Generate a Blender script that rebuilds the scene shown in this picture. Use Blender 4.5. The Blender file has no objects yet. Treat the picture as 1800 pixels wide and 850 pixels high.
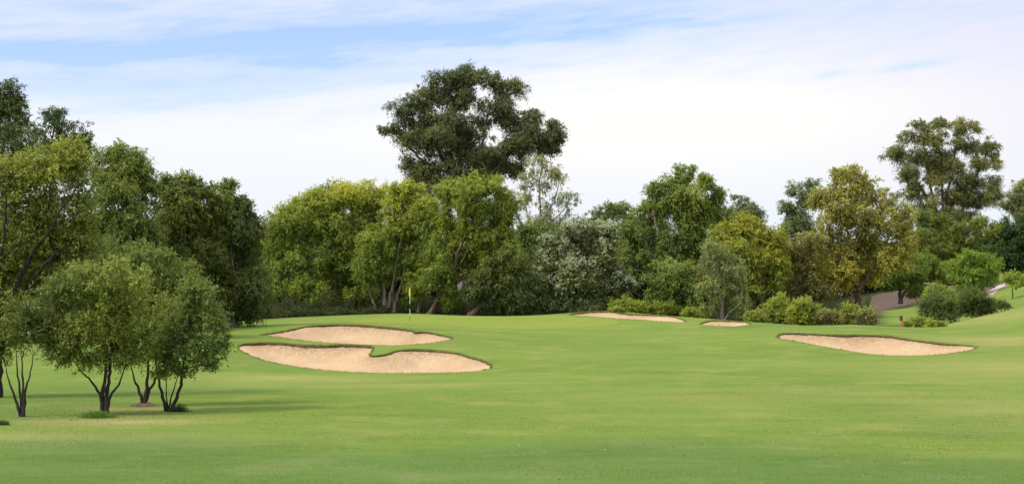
import bpy, math, random
import numpy as np
from mathutils import Vector
from mathutils.geometry import delaunay_2d_cdt

scene = bpy.context.scene
col = scene.collection
FPX = 2473.0          # focal length in photo pixels
HZ = 520.0            # horizon row in the photo
CAMZ = 3.4            # eye height over the lower fairway

def W(px, py, d):
    return np.array([(px - 900.0) / FPX * d, d, CAMZ - (py - HZ) / FPX * d])

# ------------------------------------------------------------------ helpers
def link(o, parent=None):
    col.objects.link(o)
    if parent is not None:
        o.parent = parent
    return o

def mesh_obj(name, verts, faces, mats, parent=None, smooth=False, matidx=None, origin=None):
    """verts in world space; the object is placed at origin / its parent's place."""
    v = np.asarray(verts, dtype=np.float64).reshape(-1, 3)
    off = np.zeros(3)
    if parent is not None:
        q = parent
        while q is not None:
            off = off + np.array(q.location); q = q.parent
    elif origin is not None:
        off = np.array(origin)
    v = v - off
    me = bpy.data.meshes.new(name)
    if isinstance(faces, np.ndarray) and faces.ndim == 2:
        k = faces.shape[1]
        me.vertices.add(len(v)); me.vertices.foreach_set('co', v.astype(np.float32).ravel())
        me.loops.add(faces.size); me.loops.foreach_set('vertex_index', faces.astype(np.int32).ravel())
        me.polygons.add(len(faces))
        me.polygons.foreach_set('loop_start', np.arange(0, faces.size, k, dtype=np.int32))
        me.update(calc_edges=True)
    else:
        me.from_pydata([tuple(p) for p in v], [], [tuple(f) for f in faces])
    for m in (mats if isinstance(mats, (list, tuple)) else [mats]):
        me.materials.append(m)
    if matidx is not None:
        me.polygons.foreach_set('material_index', np.asarray(matidx, dtype=np.int32))
    if smooth:
        me.polygons.foreach_set('use_smooth', np.ones(len(me.polygons), dtype=bool))
    o = bpy.data.objects.new(name, me)
    if parent is None and origin is not None:
        o.location = origin
    return link(o, parent)

def empty(name, loc, label, cat, group=None):
    o = bpy.data.objects.new(name, None)
    o.empty_display_size = 0.3
    o.location = [float(c) for c in loc]
    col.objects.link(o)
    o['label'] = label; o['category'] = cat
    if group: o['group'] = group
    return o

class MB:
    def __init__(s): s.v = []; s.f = []; s.m = []; s.n = 0
    def add(s, v, f, mi=0):
        s.v.append(np.asarray(v, dtype=np.float64)); s.f.append(np.asarray(f, dtype=np.int64) + s.n)
        s.m.append(np.full(len(f), mi)); s.n += len(v)
    def tube(s, pts, rad, sides=6, mi=0, rng=None, rough=0.0):
        pts = np.asarray(pts, float); rad = np.asarray(rad, float)
        n = len(pts)
        t = np.gradient(pts, axis=0); t /= (np.linalg.norm(t, axis=1)[:, None] + 1e-9)
        ref = np.array([0.31, 0.95, 0.05]); 
        u = np.cross(t, ref); u /= (np.linalg.norm(u, axis=1)[:, None] + 1e-9)
        w = np.cross(t, u)
        a = np.arange(sides) / sides * 2 * np.pi
        r = rad[:, None] * np.ones((n, sides))
        if rng is not None and rough > 0:
            r = r * (1 + rough * rng.normal(size=(n, sides)))
        v = pts[:, None, :] + r[:, :, None] * (u[:, None, :] * np.cos(a)[None, :, None] + w[:, None, :] * np.sin(a)[None, :, None])
        idx = np.arange(n * sides).reshape(n, sides)
        i0 = idx[:-1]; i1 = idx[1:]
        f = np.stack([i0, np.roll(i0, -1, 1), np.roll(i1, -1, 1), i1], -1).reshape(-1, 4)
        s.add(v.reshape(-1, 3), f, mi)
    def build(s, name, mats, parent=None, smooth=True, origin=None):
        return mesh_obj(name, np.concatenate(s.v), np.concatenate(s.f), mats, parent, smooth,
                        np.concatenate(s.m), origin)

def smooth_poly(pts, n):
    """Catmull-Rom resample of an open polyline"""
    p = np.asarray(pts, float)
    if len(p) == 2:
        t = np.linspace(0, 1, n)[:, None]; return p[0] * (1 - t) + p[1] * t
    q = np.vstack([2 * p[0] - p[1], p, 2 * p[-1] - p[-2]])
    out = []
    ts = np.linspace(0, len(p) - 1 - 1e-6, n)
    for t in ts:
        i = int(t); u = t - i
        a, b, c, d = q[i], q[i + 1], q[i + 2], q[i + 3]
        out.append(0.5 * (2 * b + (c - a) * u + (2 * a - 5 * b + 4 * c - d) * u * u + (3 * b - a - 3 * c + d) * u ** 3))
    return np.array(out)

def sstep(a, b, x):
    t = np.clip((x - a) / (b - a), 0, 1); return t * t * (3 - 2 * t)

# ------------------------------------------------------------------ materials
def new_mat(name):
    m = bpy.data.materials.new(name); m.use_nodes = True
    nt = m.node_tree; nt.nodes.clear()
    out = nt.nodes.new('ShaderNodeOutputMaterial')
    return m, nt, out

def N(nt, t, **kw):
    n = nt.nodes.new(t)
    for k, v in kw.items():
        if k.startswith('i_'):
            n.inputs[k[2:].replace('_', ' ')].default_value = v
        else:
            setattr(n, k, v)
    return n

def noise(nt, coord, scale, detail=4, rough=0.55):
    n = N(nt, 'ShaderNodeTexNoise'); n.inputs['Scale'].default_value = scale
    n.inputs['Detail'].default_value = detail; n.inputs['Roughness'].default_value = rough
    nt.links.new(coord, n.inputs['Vector']); return n.outputs['Fac']

def ramp(nt, fac, stops):
    r = N(nt, 'ShaderNodeValToRGB')
    e = r.color_ramp.elements
    while len(e) < len(stops): e.new(0.5)
    for i, (p, c) in enumerate(stops):
        e[i].position = p; e[i].color = (*c, 1) if len(c) == 3 else c
    nt.links.new(fac, r.inputs['Fac']); return r.outputs['Color']

def mixc(nt, fac, a, b, mode='MIX'):
    m = N(nt, 'ShaderNodeMix', data_type='RGBA', blend_type=mode)
    for s, v in ((m.inputs[0], fac), (m.inputs[6], a), (m.inputs[7], b)):
        if hasattr(v, 'links'): nt.links.new(v, s)
        elif isinstance(v, tuple): s.default_value = (*v, 1)
        else: s.default_value = v
    return m.outputs[2]

def math_(nt, op, a, b=None, c=None, clamp=False):
    m = N(nt, 'ShaderNodeMath', operation=op); m.use_clamp = clamp
    for s, v in zip(m.inputs, (a, b, c)):
        if v is None: continue
        if hasattr(v, 'links'): nt.links.new(v, s)
        else: s.default_value = v
    return m.outputs[0]

def pos(nt):
    return N(nt, 'ShaderNodeNewGeometry').outputs['Position']

def bump(nt, h, strength, dist):
    b = N(nt, 'ShaderNodeBump'); b.inputs['Strength'].default_value = strength
    b.inputs['Distance'].default_value = dist
    nt.links.new(h, b.inputs['Height']); return b.outputs['Normal']

def principled(nt, out, color, rough=0.8, spec=0.3, normal=None):
    p = N(nt, 'ShaderNodeBsdfPrincipled')
    p.inputs['Roughness'].default_value = rough
    p.inputs['Specular IOR Level'].default_value = spec
    if hasattr(color, 'links'): nt.links.new(color, p.inputs['Base Color'])
    else: p.inputs['Base Color'].default_value = (*color, 1)
    if normal is not None: nt.links.new(normal, p.inputs['Normal'])
    nt.links.new(p.outputs[0], out.inputs['Surface'])
    return p

def grass_mat(name, c_dark, c_mid, c_light, dry_amt=1.0, litter=False):
    m, nt, out = new_mat(name)
    P = pos(nt)
    big = noise(nt, P, 0.07, 3, 0.5)
    mp = N(nt, 'ShaderNodeMapping'); mp.inputs['Scale'].default_value = (0.22, 0.9, 0.3)
    mp.inputs['Rotation'].default_value = (0, 0, 0.12)
    nt.links.new(P, mp.inputs['Vector'])
    med = noise(nt, mp.outputs[0], 0.55, 5, 0.62)
    sm = noise(nt, P, 2.2, 4, 0.65)
    fine = noise(nt, P, 16.0, 3, 0.7)
    mp2 = N(nt, 'ShaderNodeMapping'); mp2.inputs['Scale'].default_value = (0.5, 2.6, 1)
    mp2.inputs['Rotation'].default_value = (0, 0, -0.2)
    nt.links.new(P, mp2.inputs['Vector'])
    stk = noise(nt, mp2.outputs[0], 1.1, 4, 0.6)
    s = math_(nt, 'MULTIPLY', big, 0.30)
    s = math_(nt, 'MULTIPLY_ADD', stk, 0.20, s)
    s = math_(nt, 'MULTIPLY_ADD', med, 0.22, s)
    s = math_(nt, 'MULTIPLY_ADD', sm, 0.14, s)
    s = math_(nt, 'MULTIPLY_ADD', fine, 0.14, s)
    c = ramp(nt, s, [(0.36, c_dark), (0.5, c_mid), (0.64, c_light)])
    # dry, straw-coloured wear
    dn = noise(nt, P, 0.35, 6, 0.65)
    dryf = math_(nt, 'MULTIPLY', ramp(nt, dn, [(0.50, (0, 0, 0)), (0.72, (1, 1, 1))]), 0.35 * dry_amt)
    if litter:
        a = N(nt, 'ShaderNodeAttribute', attribute_name='dry')
        wn = math_(nt, 'MULTIPLY_ADD', dn, 2.0, -0.35)
        ad = math_(nt, 'MULTIPLY', a.outputs['Fac'], wn, clamp=True)
        dryf = math_(nt, 'MAXIMUM', dryf, ad)
    c = mixc(nt, dryf, c, (0.34, 0.265, 0.10))
    g = noise(nt, P, 42.0, 2, 0.6)
    c = mixc(nt, 0.22, c, ramp(nt, g, [(0.3, (0.55, 0.55, 0.5)), (0.7, (1.35, 1.35, 1.2))]), 'MULTIPLY')
    if litter:
        a3 = N(nt, 'ShaderNodeAttribute', attribute_name='dark_turf')
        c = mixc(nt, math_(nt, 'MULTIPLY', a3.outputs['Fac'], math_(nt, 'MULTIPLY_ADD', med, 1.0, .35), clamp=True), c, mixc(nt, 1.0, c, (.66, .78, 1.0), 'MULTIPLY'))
        a2 = N(nt, 'ShaderNodeAttribute', attribute_name='litter')
        lc = ramp(nt, sm, [(0.3, (0.035, 0.028, 0.014)), (0.55, (0.07, 0.055, 0.026)), (0.75, (0.06, 0.075, 0.02))])
        c = mixc(nt, a2.outputs['Fac'], c, lc)
    h = math_(nt, 'MULTIPLY_ADD', fine, 0.6, math_(nt, 'MULTIPLY', g, 0.5))
    p = principled(nt, out, c, 0.9, 0.0, bump(nt, h, 0.6, 0.03))
    p.inputs['Sheen Weight'].default_value = 0.06
    p.inputs['Sheen Roughness'].default_value = 0.6
    p.inputs['Sheen Tint'].default_value = (0.6, 0.9, 0.35, 1)
    return m

M = {}
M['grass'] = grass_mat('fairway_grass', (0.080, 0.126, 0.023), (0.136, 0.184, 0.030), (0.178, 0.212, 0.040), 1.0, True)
M['green'] = grass_mat('putting_grass', (0.150, 0.192, 0.027), (0.174, 0.210, 0.031), (0.198, 0.227, 0.037), 0.5)

def sand_mat():
    m, nt, out = new_mat('bunker_sand'); P = pos(nt)
    a = noise(nt, P, 0.55, 5, 0.6); b = noise(nt, P, 5, 5, 0.65); f = noise(nt, P, 26, 3, 0.7)
    mp = N(nt, 'ShaderNodeMapping'); mp.inputs['Scale'].default_value = (5.5, 0.7, 1); mp.inputs['Rotation'].default_value = (0, 0, 0.35)
    nt.links.new(P, mp.inputs['Vector']); rk = noise(nt, mp.outputs[0], 1.6, 3, 0.6)
    s = math_(nt, 'MULTIPLY_ADD', b, 0.28, math_(nt, 'MULTIPLY', a, 0.5))
    s = math_(nt, 'MULTIPLY_ADD', rk, 0.22, s)
    c = ramp(nt, s, [(0.30, (0.36, 0.235, 0.112)), (0.45, (0.485, 0.33, 0.168)), (0.62, (0.55, 0.395, 0.215))])
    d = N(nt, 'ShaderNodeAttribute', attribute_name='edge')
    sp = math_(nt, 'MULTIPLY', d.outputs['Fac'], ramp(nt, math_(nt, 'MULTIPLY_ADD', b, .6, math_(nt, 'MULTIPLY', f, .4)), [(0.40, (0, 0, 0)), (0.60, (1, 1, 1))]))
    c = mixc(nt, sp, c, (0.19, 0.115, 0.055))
    c = mixc(nt, 0.22, c, ramp(nt, f, [(0.3, (0.6, 0.58, 0.55)), (0.6, (1.15, 1.15, 1.15))]), 'MULTIPLY')
    h = math_(nt, 'MULTIPLY_ADD', rk, 1.5, math_(nt, 'MULTIPLY_ADD', b, 2.0, f))
    principled(nt, out, c, 0.95, 0.0, bump(nt, h, 0.55, 0.06))
    return m
M['sand'] = sand_mat()

def simple_noise_mat(name, c1, c2, scale, rough=0.85, stretch=(1, 1, 1), bs=0.4, bd=0.02, spec=0.2):
    m, nt, out = new_mat(name)
    P = N(nt, 'ShaderNodeTexCoord').outputs['Object']
    mp = N(nt, 'ShaderNodeMapping'); mp.inputs['Scale'].default_value = stretch
    nt.links.new(P, mp.inputs['Vector'])
    n = noise(nt, mp.outputs[0], scale, 5, 0.65)
    c = ramp(nt, n, [(0.35, c1), (0.65, c2)])
    principled(nt, out, c, rough, spec, bump(nt, n, bs, bd))
    return m
M['soil'] = simple_noise_mat('lip_soil', (0.050, 0.032, 0.016), (0.15, 0.10, 0.05), 6)
M['mulch'] = simple_noise_mat('bark_mulch', (0.060, 0.036, 0.020), (0.155, 0.10, 0.055), 3.5)
M['path'] = simple_noise_mat('path_gravel', (0.30, 0.23, 0.18), (0.48, 0.39, 0.31), 2.5)
ST = (1, 1, 0.18)
M['bark_dark'] = simple_noise_mat('dark_bark', (0.012, 0.009, 0.007), (0.05, 0.037, 0.027), 14, 0.9, ST)
M['bark_brown'] = simple_noise_mat('brown_bark', (0.05, 0.03, 0.018), (0.16, 0.10, 0.06), 9, 0.9, ST)
M['bark_pale'] = simple_noise_mat('pale_bark', (0.11, 0.08, 0.052), (0.34, 0.265, 0.19), 7, 0.85, ST)
M['bark_gum'] = simple_noise_mat('gum_bark', (0.09, 0.07, 0.055), (0.26, 0.215, 0.17), 5, 0.8, ST)
M['bark_grey'] = simple_noise_mat('grey_bark', (0.06, 0.05, 0.04), (0.2, 0.165, 0.125), 7, 0.85, ST)

def leaf_mat(name, trans=0.3, rough=0.55):
    m, nt, out = new_mat(name)
    a = N(nt, 'ShaderNodeAttribute', attribute_name='leafcol').outputs['Color']
    p = N(nt, 'ShaderNodeBsdfPrincipled'); p.inputs['Roughness'].default_value = rough
    p.inputs['Specular IOR Level'].default_value = 0.10
    nt.links.new(a, p.inputs['Base Color'])
    t = N(nt, 'ShaderNodeBsdfTranslucent')
    nt.links.new(mixc(nt, 1.0, a, (1.15, 1.25, 0.6), 'MULTIPLY'), t.inputs['Color'])
    mx = N(nt, 'ShaderNodeMixShader'); mx.inputs[0].default_value = trans
    nt.links.new(p.outputs[0], mx.inputs[1]); nt.links.new(t.outputs[0], mx.inputs[2])
    nt.links.new(mx.outputs[0], out.inputs['Surface'])
    return m
M['leaf'] = leaf_mat('leaf', 0.42)
M['petal'] = leaf_mat('petal', 0.2, 0.7)

def plain(name, c, rough=0.5, spec=0.4, metal=0.0):
    m, nt, out = new_mat(name)
    P = N(nt, 'ShaderNodeTexCoord').outputs['Object']
    n = noise(nt, P, 9, 4, 0.6)
    cc = ramp(nt, n, [(0.3, tuple(x * 0.86 for x in c)), (0.7, tuple(min(1, x * 1.08) for x in c))])
    p = principled(nt, out, cc, rough, spec); p.inputs['Metallic'].default_value = metal
    return m

# ------------------------------------------------------------------ terrain
def lin_d(y0, d0, y1, d1):
    return lambda y: d0 + (y - y0) / (y1 - y0) * (d1 - d0)

BUNKERS = [
    dict(key='lower', dfun=lin_d(655, 60, 602, 70.5), label='big kidney-shaped sand bunker in front, with a grass tongue biting into its back edge',
         depth=0.34, pts=[(420,612),(423,606),(435,603),(470,601),(500,603),(540,606),(575,606.5),(600,605),(630,606),(650,608),(657,611),(655,618),(652,624.5),(660,625),(678,622),(700,615.5),(725,613),(760,615),(800,619.5),(830,627),(853,635),(862,642),(859,648),(838,651.5),(800,653.5),(740,655),(680,655),(620,653.5),(560,649),(500,640),(460,631),(436,622.5),(424,617)]),
    dict(key='upper', dfun=lin_d(607, 75, 570, 86), label='long sand bunker cut into the bank below the flag, above the kidney-shaped one',
         depth=0.32, pts=[(456,588),(470,585.5),(495,582),(515,578),(540,573),(560,571),(600,570),(650,572),(700,577),(724,580.5),(729,583.5),(740,582.5),(753,583.5),(772,587.5),(790,592),(797,594),(785,597.5),(765,601),(730,604.5),(690,607),(640,606),(590,602.5),(530,597.5),(490,592),(470,590)]),
    dict(key='right', dfun=lin_d(626, 66, 587, 77), label='lone sand bunker with a dark back lip on the right-hand slope',
         depth=0.36, pts=[(1366,592),(1369,588),(1379,585.5),(1420,586.5),(1470,588.5),(1510,588),(1560,590),(1600,596),(1650,602.5),(1690,606),(1714,608.5),(1716,610.5),(1700,615.5),(1670,620.5),(1630,624),(1580,625),(1530,622),(1480,614),(1420,604),(1387,597.5),(1371,595)]),
    dict(key='back', dfun=lin_d(566, 94, 547, 104), label='long narrow sand bunker at the back of the green below yellow-green shrubs',
         depth=0.15, pts=[(1003,553),(1012,550),(1040,547.8),(1065,547),(1078,548.5),(1095,551),(1130,552.8),(1160,552.5),(1185,557),(1199,561.5),(1205,564.8),(1195,566),(1160,564.3),(1120,561),(1085,559.5),(1055,557),(1020,554.8)]),
    dict(key='small', dfun=lin_d(573, 91, 562, 97), label='smallest sand bunker, a short arc below the tree with pale twisted trunks',
         depth=0.15, pts=[(1233,569.5),(1240,565.3),(1255,562.8),(1285,562.8),(1308,565.5),(1318,569),(1312,572),(1290,573),(1260,572.2),(1240,571)]),
]
CTRL = []
def cp(px, py, d): CTRL.append(W(px, py, d))
def cz(x, d, z): CTRL.append(np.array([x, d, z]))
for x in (-60, -30, -12, 0, 12, 30, 60): cz(x, 5, 0.0); cz(x, 22, 0.0)
for x in (-40, -22): cz(x, 40, 0.05)
for x in (-8, 0, 10, 22): cz(x, 42, 0.0)
for x, z in ((-50, .3), (-24, .2), (-14, .15)): cz(x, 58, z)
for x, z in ((-60, .7), (-38, .7), (-26, .9)): cz(x, 80, z)
for px, py, d in ((920,648,60),(1000,647,60),(1150,645,60),(1300,645,60),(1000,620,70),(1150,618,70),(1300,616,70),
                  (1000,595,80),(1150,592,80),(1300,592,80),(900,578,88),(1000,573,92),(1150,572,92),(1300,581,88),
                  (400,600,72),(400,583,84),(395,570,95),(480,567,97),(560,560.5,100),(640,554,103),(690,551,104),(740,551,105),
                  (800,554,106),(880,556,106),(940,556,107),(720,566,92),(640,568,93),(850,568,93),(1000,550.5,107),(1060,546,107),(1125,550.5,106),(1180,554.5,106),(1220,560,105),
                  (1270,561.5,100),(1340,567,98),(1400,571,94),(1450,572,92),(1500,570,90),(1560,574,89),(1610,578,88),
                  (1720,625,65),(1780,640,60),(1760,600,74),(1660,585,84),(1800,570,86),(1730,575,88),
                  (1660,574,97),(1700,562,104),(1745,551,110),(1775,543,114),(1800,528,122),(1850,520,120),(1850,560,90),(1815,512,136),
                  (1560,580,118),(1600,566,130),(1620,552,148),(1560,545,160),(1500,548,150),(1600,541,168),(1660,536,160),
                  (1580,520,192),(1660,518,185),(1720,517,158),(1745,512,152),(1775,497,168),(1800,490,180),(1640,505,205),
                  (1690,570,116),(1640,576,104),(1880,480,190)):
    cp(px, py, d)
for px, z in ((-100, 1.0), (100, 1.2), (300, 1.4), (500, 1.45), (700, 1.5), (900, 1.5), (1100, 1.45), (1300, 1.1), (1430, 0.9)):
    W_ = W(px, 500, 124); cz(W_[0], 124, z)
    W_ = W(px, 500, 165); cz(W_[0], 165, z + 0.3)
    W_ = W(px, 500, 260); cz(W_[0], 260, 2.0)
for px in (1600, 1800, 2000): W_ = W(px, 500, 260); cz(W_[0], 260, 4.5)

for b in BUNKERS:
    p3 = np.array([W(x, y, b['dfun'](y)) for x, y in b['pts']])
    b['p3'] = p3
    keep = [0]
    for i in range(1, len(p3)):
        if np.linalg.norm(p3[i, :2] - p3[keep[-1], :2]) > 1.3: keep.append(i)
    for i in keep: CTRL.append(p3[i])
CTRL = np.array(CTRL)

def tps(r2): return 0.5 * r2 * np.log(r2 + 1e-9)
def fit_rbf(C, lam):
    n = len(C); s = 30.0
    X = C[:, :2] / s
    r2 = ((X[:, None] - X[None]) ** 2).sum(-1)
    K = tps(r2) + lam * np.eye(n)
    Pm = np.hstack([np.ones((n, 1)), X])
    A = np.block([[K, Pm], [Pm.T, np.zeros((3, 3))]])
    sol = np.linalg.solve(A, np.concatenate([C[:, 2], np.zeros(3)]))
    def f(xy):
        Y = np.atleast_2d(xy) / s
        out = np.empty(len(Y))
        for i in range(0, len(Y), 20000):
            q = Y[i:i + 20000]
            rr = ((q[:, None] - X[None]) ** 2).sum(-1)
            out[i:i + 20000] = tps(rr) @ sol[:n] + np.hstack([np.ones((len(q), 1)), q]) @ sol[n:]
        return out
    return f
_rbf = fit_rbf(CTRL, 2e-5)
def ground(xy):
    xy = np.atleast_2d(np.asarray(xy, float))
    cl = np.stack([np.clip(xy[:, 0], -75, 95), np.clip(xy[:, 1], 0, 255)], -1)
    z = _rbf(cl)
    dist = np.linalg.norm(xy - cl, axis=1)
    k = sstep(0, 60, dist)
    return z * (1 - k) + np.where(xy[:, 1] > 60, 3.0, 0.0) * k
def gz(x, y): return float(ground([[x, y]])[0])

def resample_closed(p, step):
    """closed Catmull-Rom then uniform spacing (2-D)"""
    n = len(p); out = []
    for i in range(n):
        a, b, c, d = p[i - 1], p[i], p[(i + 1) % n], p[(i + 2) % n]
        k = max(2, int(np.linalg.norm(c - b) / 0.05))
        for u in np.arange(k) / k:
            # tension keeps sharp tips from looping
            m1 = 0.35 * (c - a); m2 = 0.35 * (d - b)
            L = np.linalg.norm(c - b)
            for m_ in (m1, m2):
                lm = np.linalg.norm(m_)
                if lm > L: m_ *= L / lm
            h00 = 2*u**3 - 3*u**2 + 1; h10 = u**3 - 2*u**2 + u; h01 = -2*u**3 + 3*u**2; h11 = u**3 - u**2
            out.append(h00 * b + h10 * m1 + h01 * c + h11 * m2)
    q = np.array(out); q2 = np.vstack([q, q[:1]])
    s = np.concatenate([[0], np.cumsum(np.linalg.norm(np.diff(q2, axis=0), axis=1))])
    m = int(s[-1] / step); t = np.linspace(0, s[-1], m, endpoint=False)
    return np.stack([np.interp(t, s, q2[:, k]) for k in range(2)], -1)

def in_poly(pts, poly):
    x, y = pts[:, 0], pts[:, 1]; r = np.zeros(len(pts), bool)
    a = poly; b = np.roll(poly, -1, 0)
    for (x0, y0), (x1, y1) in zip(a, b):
        c = ((y0 > y) != (y1 > y)) & (x < (x1 - x0) * (y - y0) / (y1 - y0 + 1e-12) + x0)
        r ^= c
    return r
def poly_dist(pts, poly):
    return np.sqrt(((pts[:, None] - poly[None]) ** 2).sum(-1)).min(1)

for b in BUNKERS:
    o2 = resample_closed(b['p3'][:, :2], 0.16)
    r = np.random.default_rng(5)
    ar = 0.5 * np.sum(o2[:, 0] * np.roll(o2[:, 1], -1) - np.roll(o2[:, 0], -1) * o2[:, 1])
    if ar < 0: o2 = o2[::-1].copy()            # counter-clockwise
    t = np.roll(o2, -1, 0) - np.roll(o2, 1, 0); t /= np.linalg.norm(t, axis=1)[:, None] + 1e-9
    nin = np.stack([-t[:, 1], t[:, 0]], -1)     # inward normal
    jit = np.convolve(np.tile(r.normal(size=len(o2)), 3), np.ones(5) / 5, 'same')[len(o2):2 * len(o2)]
    jit2 = np.convolve(np.tile(r.normal(size=len(o2)), 3), np.ones(17) / 17, 'same')[len(o2):2 * len(o2)]
    o2 = o2 + nin * (jit * 0.05 + jit2 * .12)[:, None]
    b['o2'] = o2; b['nin'] = nin; b['oz'] = ground(o2)

def axis(fine0, fine1, step, lo, hi, growth=1.35):
    a = list(np.arange(fine0, fine1 + 1e-6, step))
    s = step
    while a[-1] < hi: s *= growth; a.append(a[-1] + s)
    s = step; pre = []
    x = fine0
    while x > lo: s *= growth; x -= s; pre.append(x)
    return np.array(pre[::-1] + a)
gx = axis(-46, 62, 1.3, -2500, 2500); gy = axis(10, 190, 1.4, -400, 4000)
GX, GY = np.meshgrid(gx, gy)
gp = np.stack([GX.ravel(), GY.ravel()], -1)
rng0 = np.random.default_rng(1)
inner = (np.abs(gp[:, 0]) < 46) & (gp[:, 1] < 185) & (gp[:, 1] > 12)
gp[inner] += rng0.uniform(-0.25, 0.25, (inner.sum(), 2))
keep = np.ones(len(gp), bool)
extra = []; edges = []
for b in BUNKERS:
    lo = b['o2'].min(0) - 2; hi = b['o2'].max(0) + 2
    near = np.where((gp > lo).all(1) & (gp < hi).all(1))[0]
    d = poly_dist(gp[near], b['o2']); ins = in_poly(gp[near], b['o2'])
    keep[near[(d < 0.35) | ins]] = False
    ring = b['o2'][::3] - b['nin'][::3] * 0.45
    extra.append(ring)
gp = gp[keep]
ring = np.vstack(extra)
# drop ring points that fall into some bunker
ok = np.ones(len(ring), bool)
for b in BUNKERS: ok &= ~in_poly(ring, b['o2']) & (poly_dist(ring, b['o2']) > 0.2)
allp = np.vstack([gp, ring[ok]]); n0 = len(allp)
for b in BUNKERS:
    k = len(b['o2']); edges += [(n0 + i, n0 + (i + 1) % k) for i in range(k)]
    allp = np.vstack([allp, b['o2']]); n0 += k
res = delaunay_2d_cdt([Vector(p) for p in allp], edges, [], 0, 1e-6)
tv = np.array([(v.x, v.y) for v in res[0]]); tf = np.array([f for f in res[2] if len(f) == 3])
cen = tv[tf].mean(1); rm = np.zeros(len(tf), bool)
for b in BUNKERS:
    lo = b['o2'].min(0); hi = b['o2'].max(0)
    c = np.where((cen > lo).all(1) & (cen < hi).all(1))[0]
    rm[c[in_poly(cen[c], b['o2'])]] = True
tf = tf[~rm]
e1 = tv[tf[:, 1]] - tv[tf[:, 0]]; e2 = tv[tf[:, 2]] - tv[tf[:, 0]]
flip = (e1[:, 0] * e2[:, 1] - e1[:, 1] * e2[:, 0]) < 0
tf[flip] = tf[flip][:, ::-1]
tz = ground(tv)
g_o = mesh_obj('ground', np.column_stack([tv, tz]), tf, M['grass'], smooth=True)
g_o['kind'] = 'structure'
# region masks: leaf litter under the wood, dry wear
PX = tv[:, 0] / np.maximum(tv[:, 1], 1) * FPX + 900
crest = np.interp(PX, [-200, 300, 395, 560, 690, 1000, 1060, 1300, 1400, 1540, 1560], [78, 84, 98, 103, 107, 110, 111, 106, 100, 100, 178])
litter = sstep(0.0, 3.0, tv[:, 1] - crest - 1.0)
def blob(cx, cy, rx, ry): return np.exp(-(((tv[:, 0] - cx) / rx) ** 2 + ((tv[:, 1] - cy) / ry) ** 2))
dry = np.zeros(len(tv))
for px, py, d, rx, ry, a in ((190,745,38.2,3.2,.8,1.2),(120,748,37.5,1.8,.6,1.0),(250,717,42.3,1.8,.9,1.0),(90,775,34,4,1.2,.6),(30,780,33.5,3,1.2,.6),
                         (520,668,57,5,1.5,.7),(640,680,53,6,1.0,.5),(1780,605,74,5,4,.7),(1760,650,58,5,5,.55),(1700,640,60,6,4,.35),
                         (1750,560,100,8,8,.5),(1300,700,46,6,3,.3),(1790,720,42,4,6,.4),(1450,690,48,5,2,.3),(740,574,88,6,3,.3),(870,571,92,7,5,.3)):
    w_ = W(px, py, d); dry = np.maximum(dry, a * blob(w_[0], d, rx, ry))
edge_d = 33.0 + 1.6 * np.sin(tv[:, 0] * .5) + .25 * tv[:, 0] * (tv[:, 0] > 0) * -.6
dark_turf = 1 - sstep(-2.5, 1.5, tv[:, 1] - edge_d)  # nearest turf tinted darker and bluer, up to a wavy edge
dark_turf = np.maximum(dark_turf, .6 * sstep(-9, -14, tv[:, 0]) * sstep(60, 50, tv[:, 1]) * sstep(36, 40, tv[:, 1]))  # soft shade around the left trees, painted into the turf colour
for nm, arr in (('litter', litter), ('dry', dry), ('dark_turf', dark_turf)):
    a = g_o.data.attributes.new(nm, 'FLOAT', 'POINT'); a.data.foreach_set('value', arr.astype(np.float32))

def sheet(name, poly2, mat, dz, step=0.8):
    poly2 = resample_closed(np.asarray(poly2, float), step)
    lo = poly2.min(0); hi = poly2.max(0)
    a, c = np.meshgrid(np.arange(lo[0], hi[0], step), np.arange(lo[1], hi[1], step))
    q = np.stack([a.ravel(), c.ravel()], -1)
    q = q[in_poly(q, poly2)]; q = q[poly_dist(q, poly2) > step * 0.4]
    al = np.vstack([q, poly2]); k = len(poly2)
    r = delaunay_2d_cdt([Vector(p) for p in al], [(len(q) + i, len(q) + (i + 1) % k) for i in range(k)], [], 0, 1e-6)
    v = np.array([(x.x, x.y) for x in r[0]]); f = np.array([x for x in r[2] if len(x) == 3])
    f = f[in_poly(v[f].mean(1), poly2)]
    e1 = v[f[:, 1]] - v[f[:, 0]]; e2 = v[f[:, 2]] - v[f[:, 0]]
    fl = (e1[:, 0] * e2[:, 1] - e1[:, 1] * e2[:, 0]) < 0; f[fl] = f[fl][:, ::-1]
    o = mesh_obj(name, np.column_stack([v, ground(v) + dz]), f, mat, smooth=True); o['kind'] = 'structure'
    return o
c = W(835, 0, 94)
sheet('putting_green', [(c[0] + (9.0 + 0.9 * math.sin(3 * a + 1)) * math.cos(a), 94.5 + (7.2 + 0.5 * math.sin(2 * a)) * math.sin(a)) for a in np.arange(0, 6.28, 0.3)], M['green'], 0.007)
sheet('mulch_bed', [W(x, 0, d)[:2] for x, d in ((1515,164),(1540,168),(1570,170),(1610,171),(1660,166),(1690,160),(1715,157),(1735,160),(1760,168),(1780,176),(1800,190),(1700,205),(1560,205),(1525,188))], M['mulch'], 0.02, 1.2)
sheet('path', [W(x, 0, d)[:2] for x, d in ((1722,149),(1738,146.5),(1757,152),(1772,161),(1790,172),(1815,186),(1850,205),(1825,206),(1785,186),(1760,173),(1742,163),(1728,156))], M['path'], 0.035, 0.8)

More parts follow.
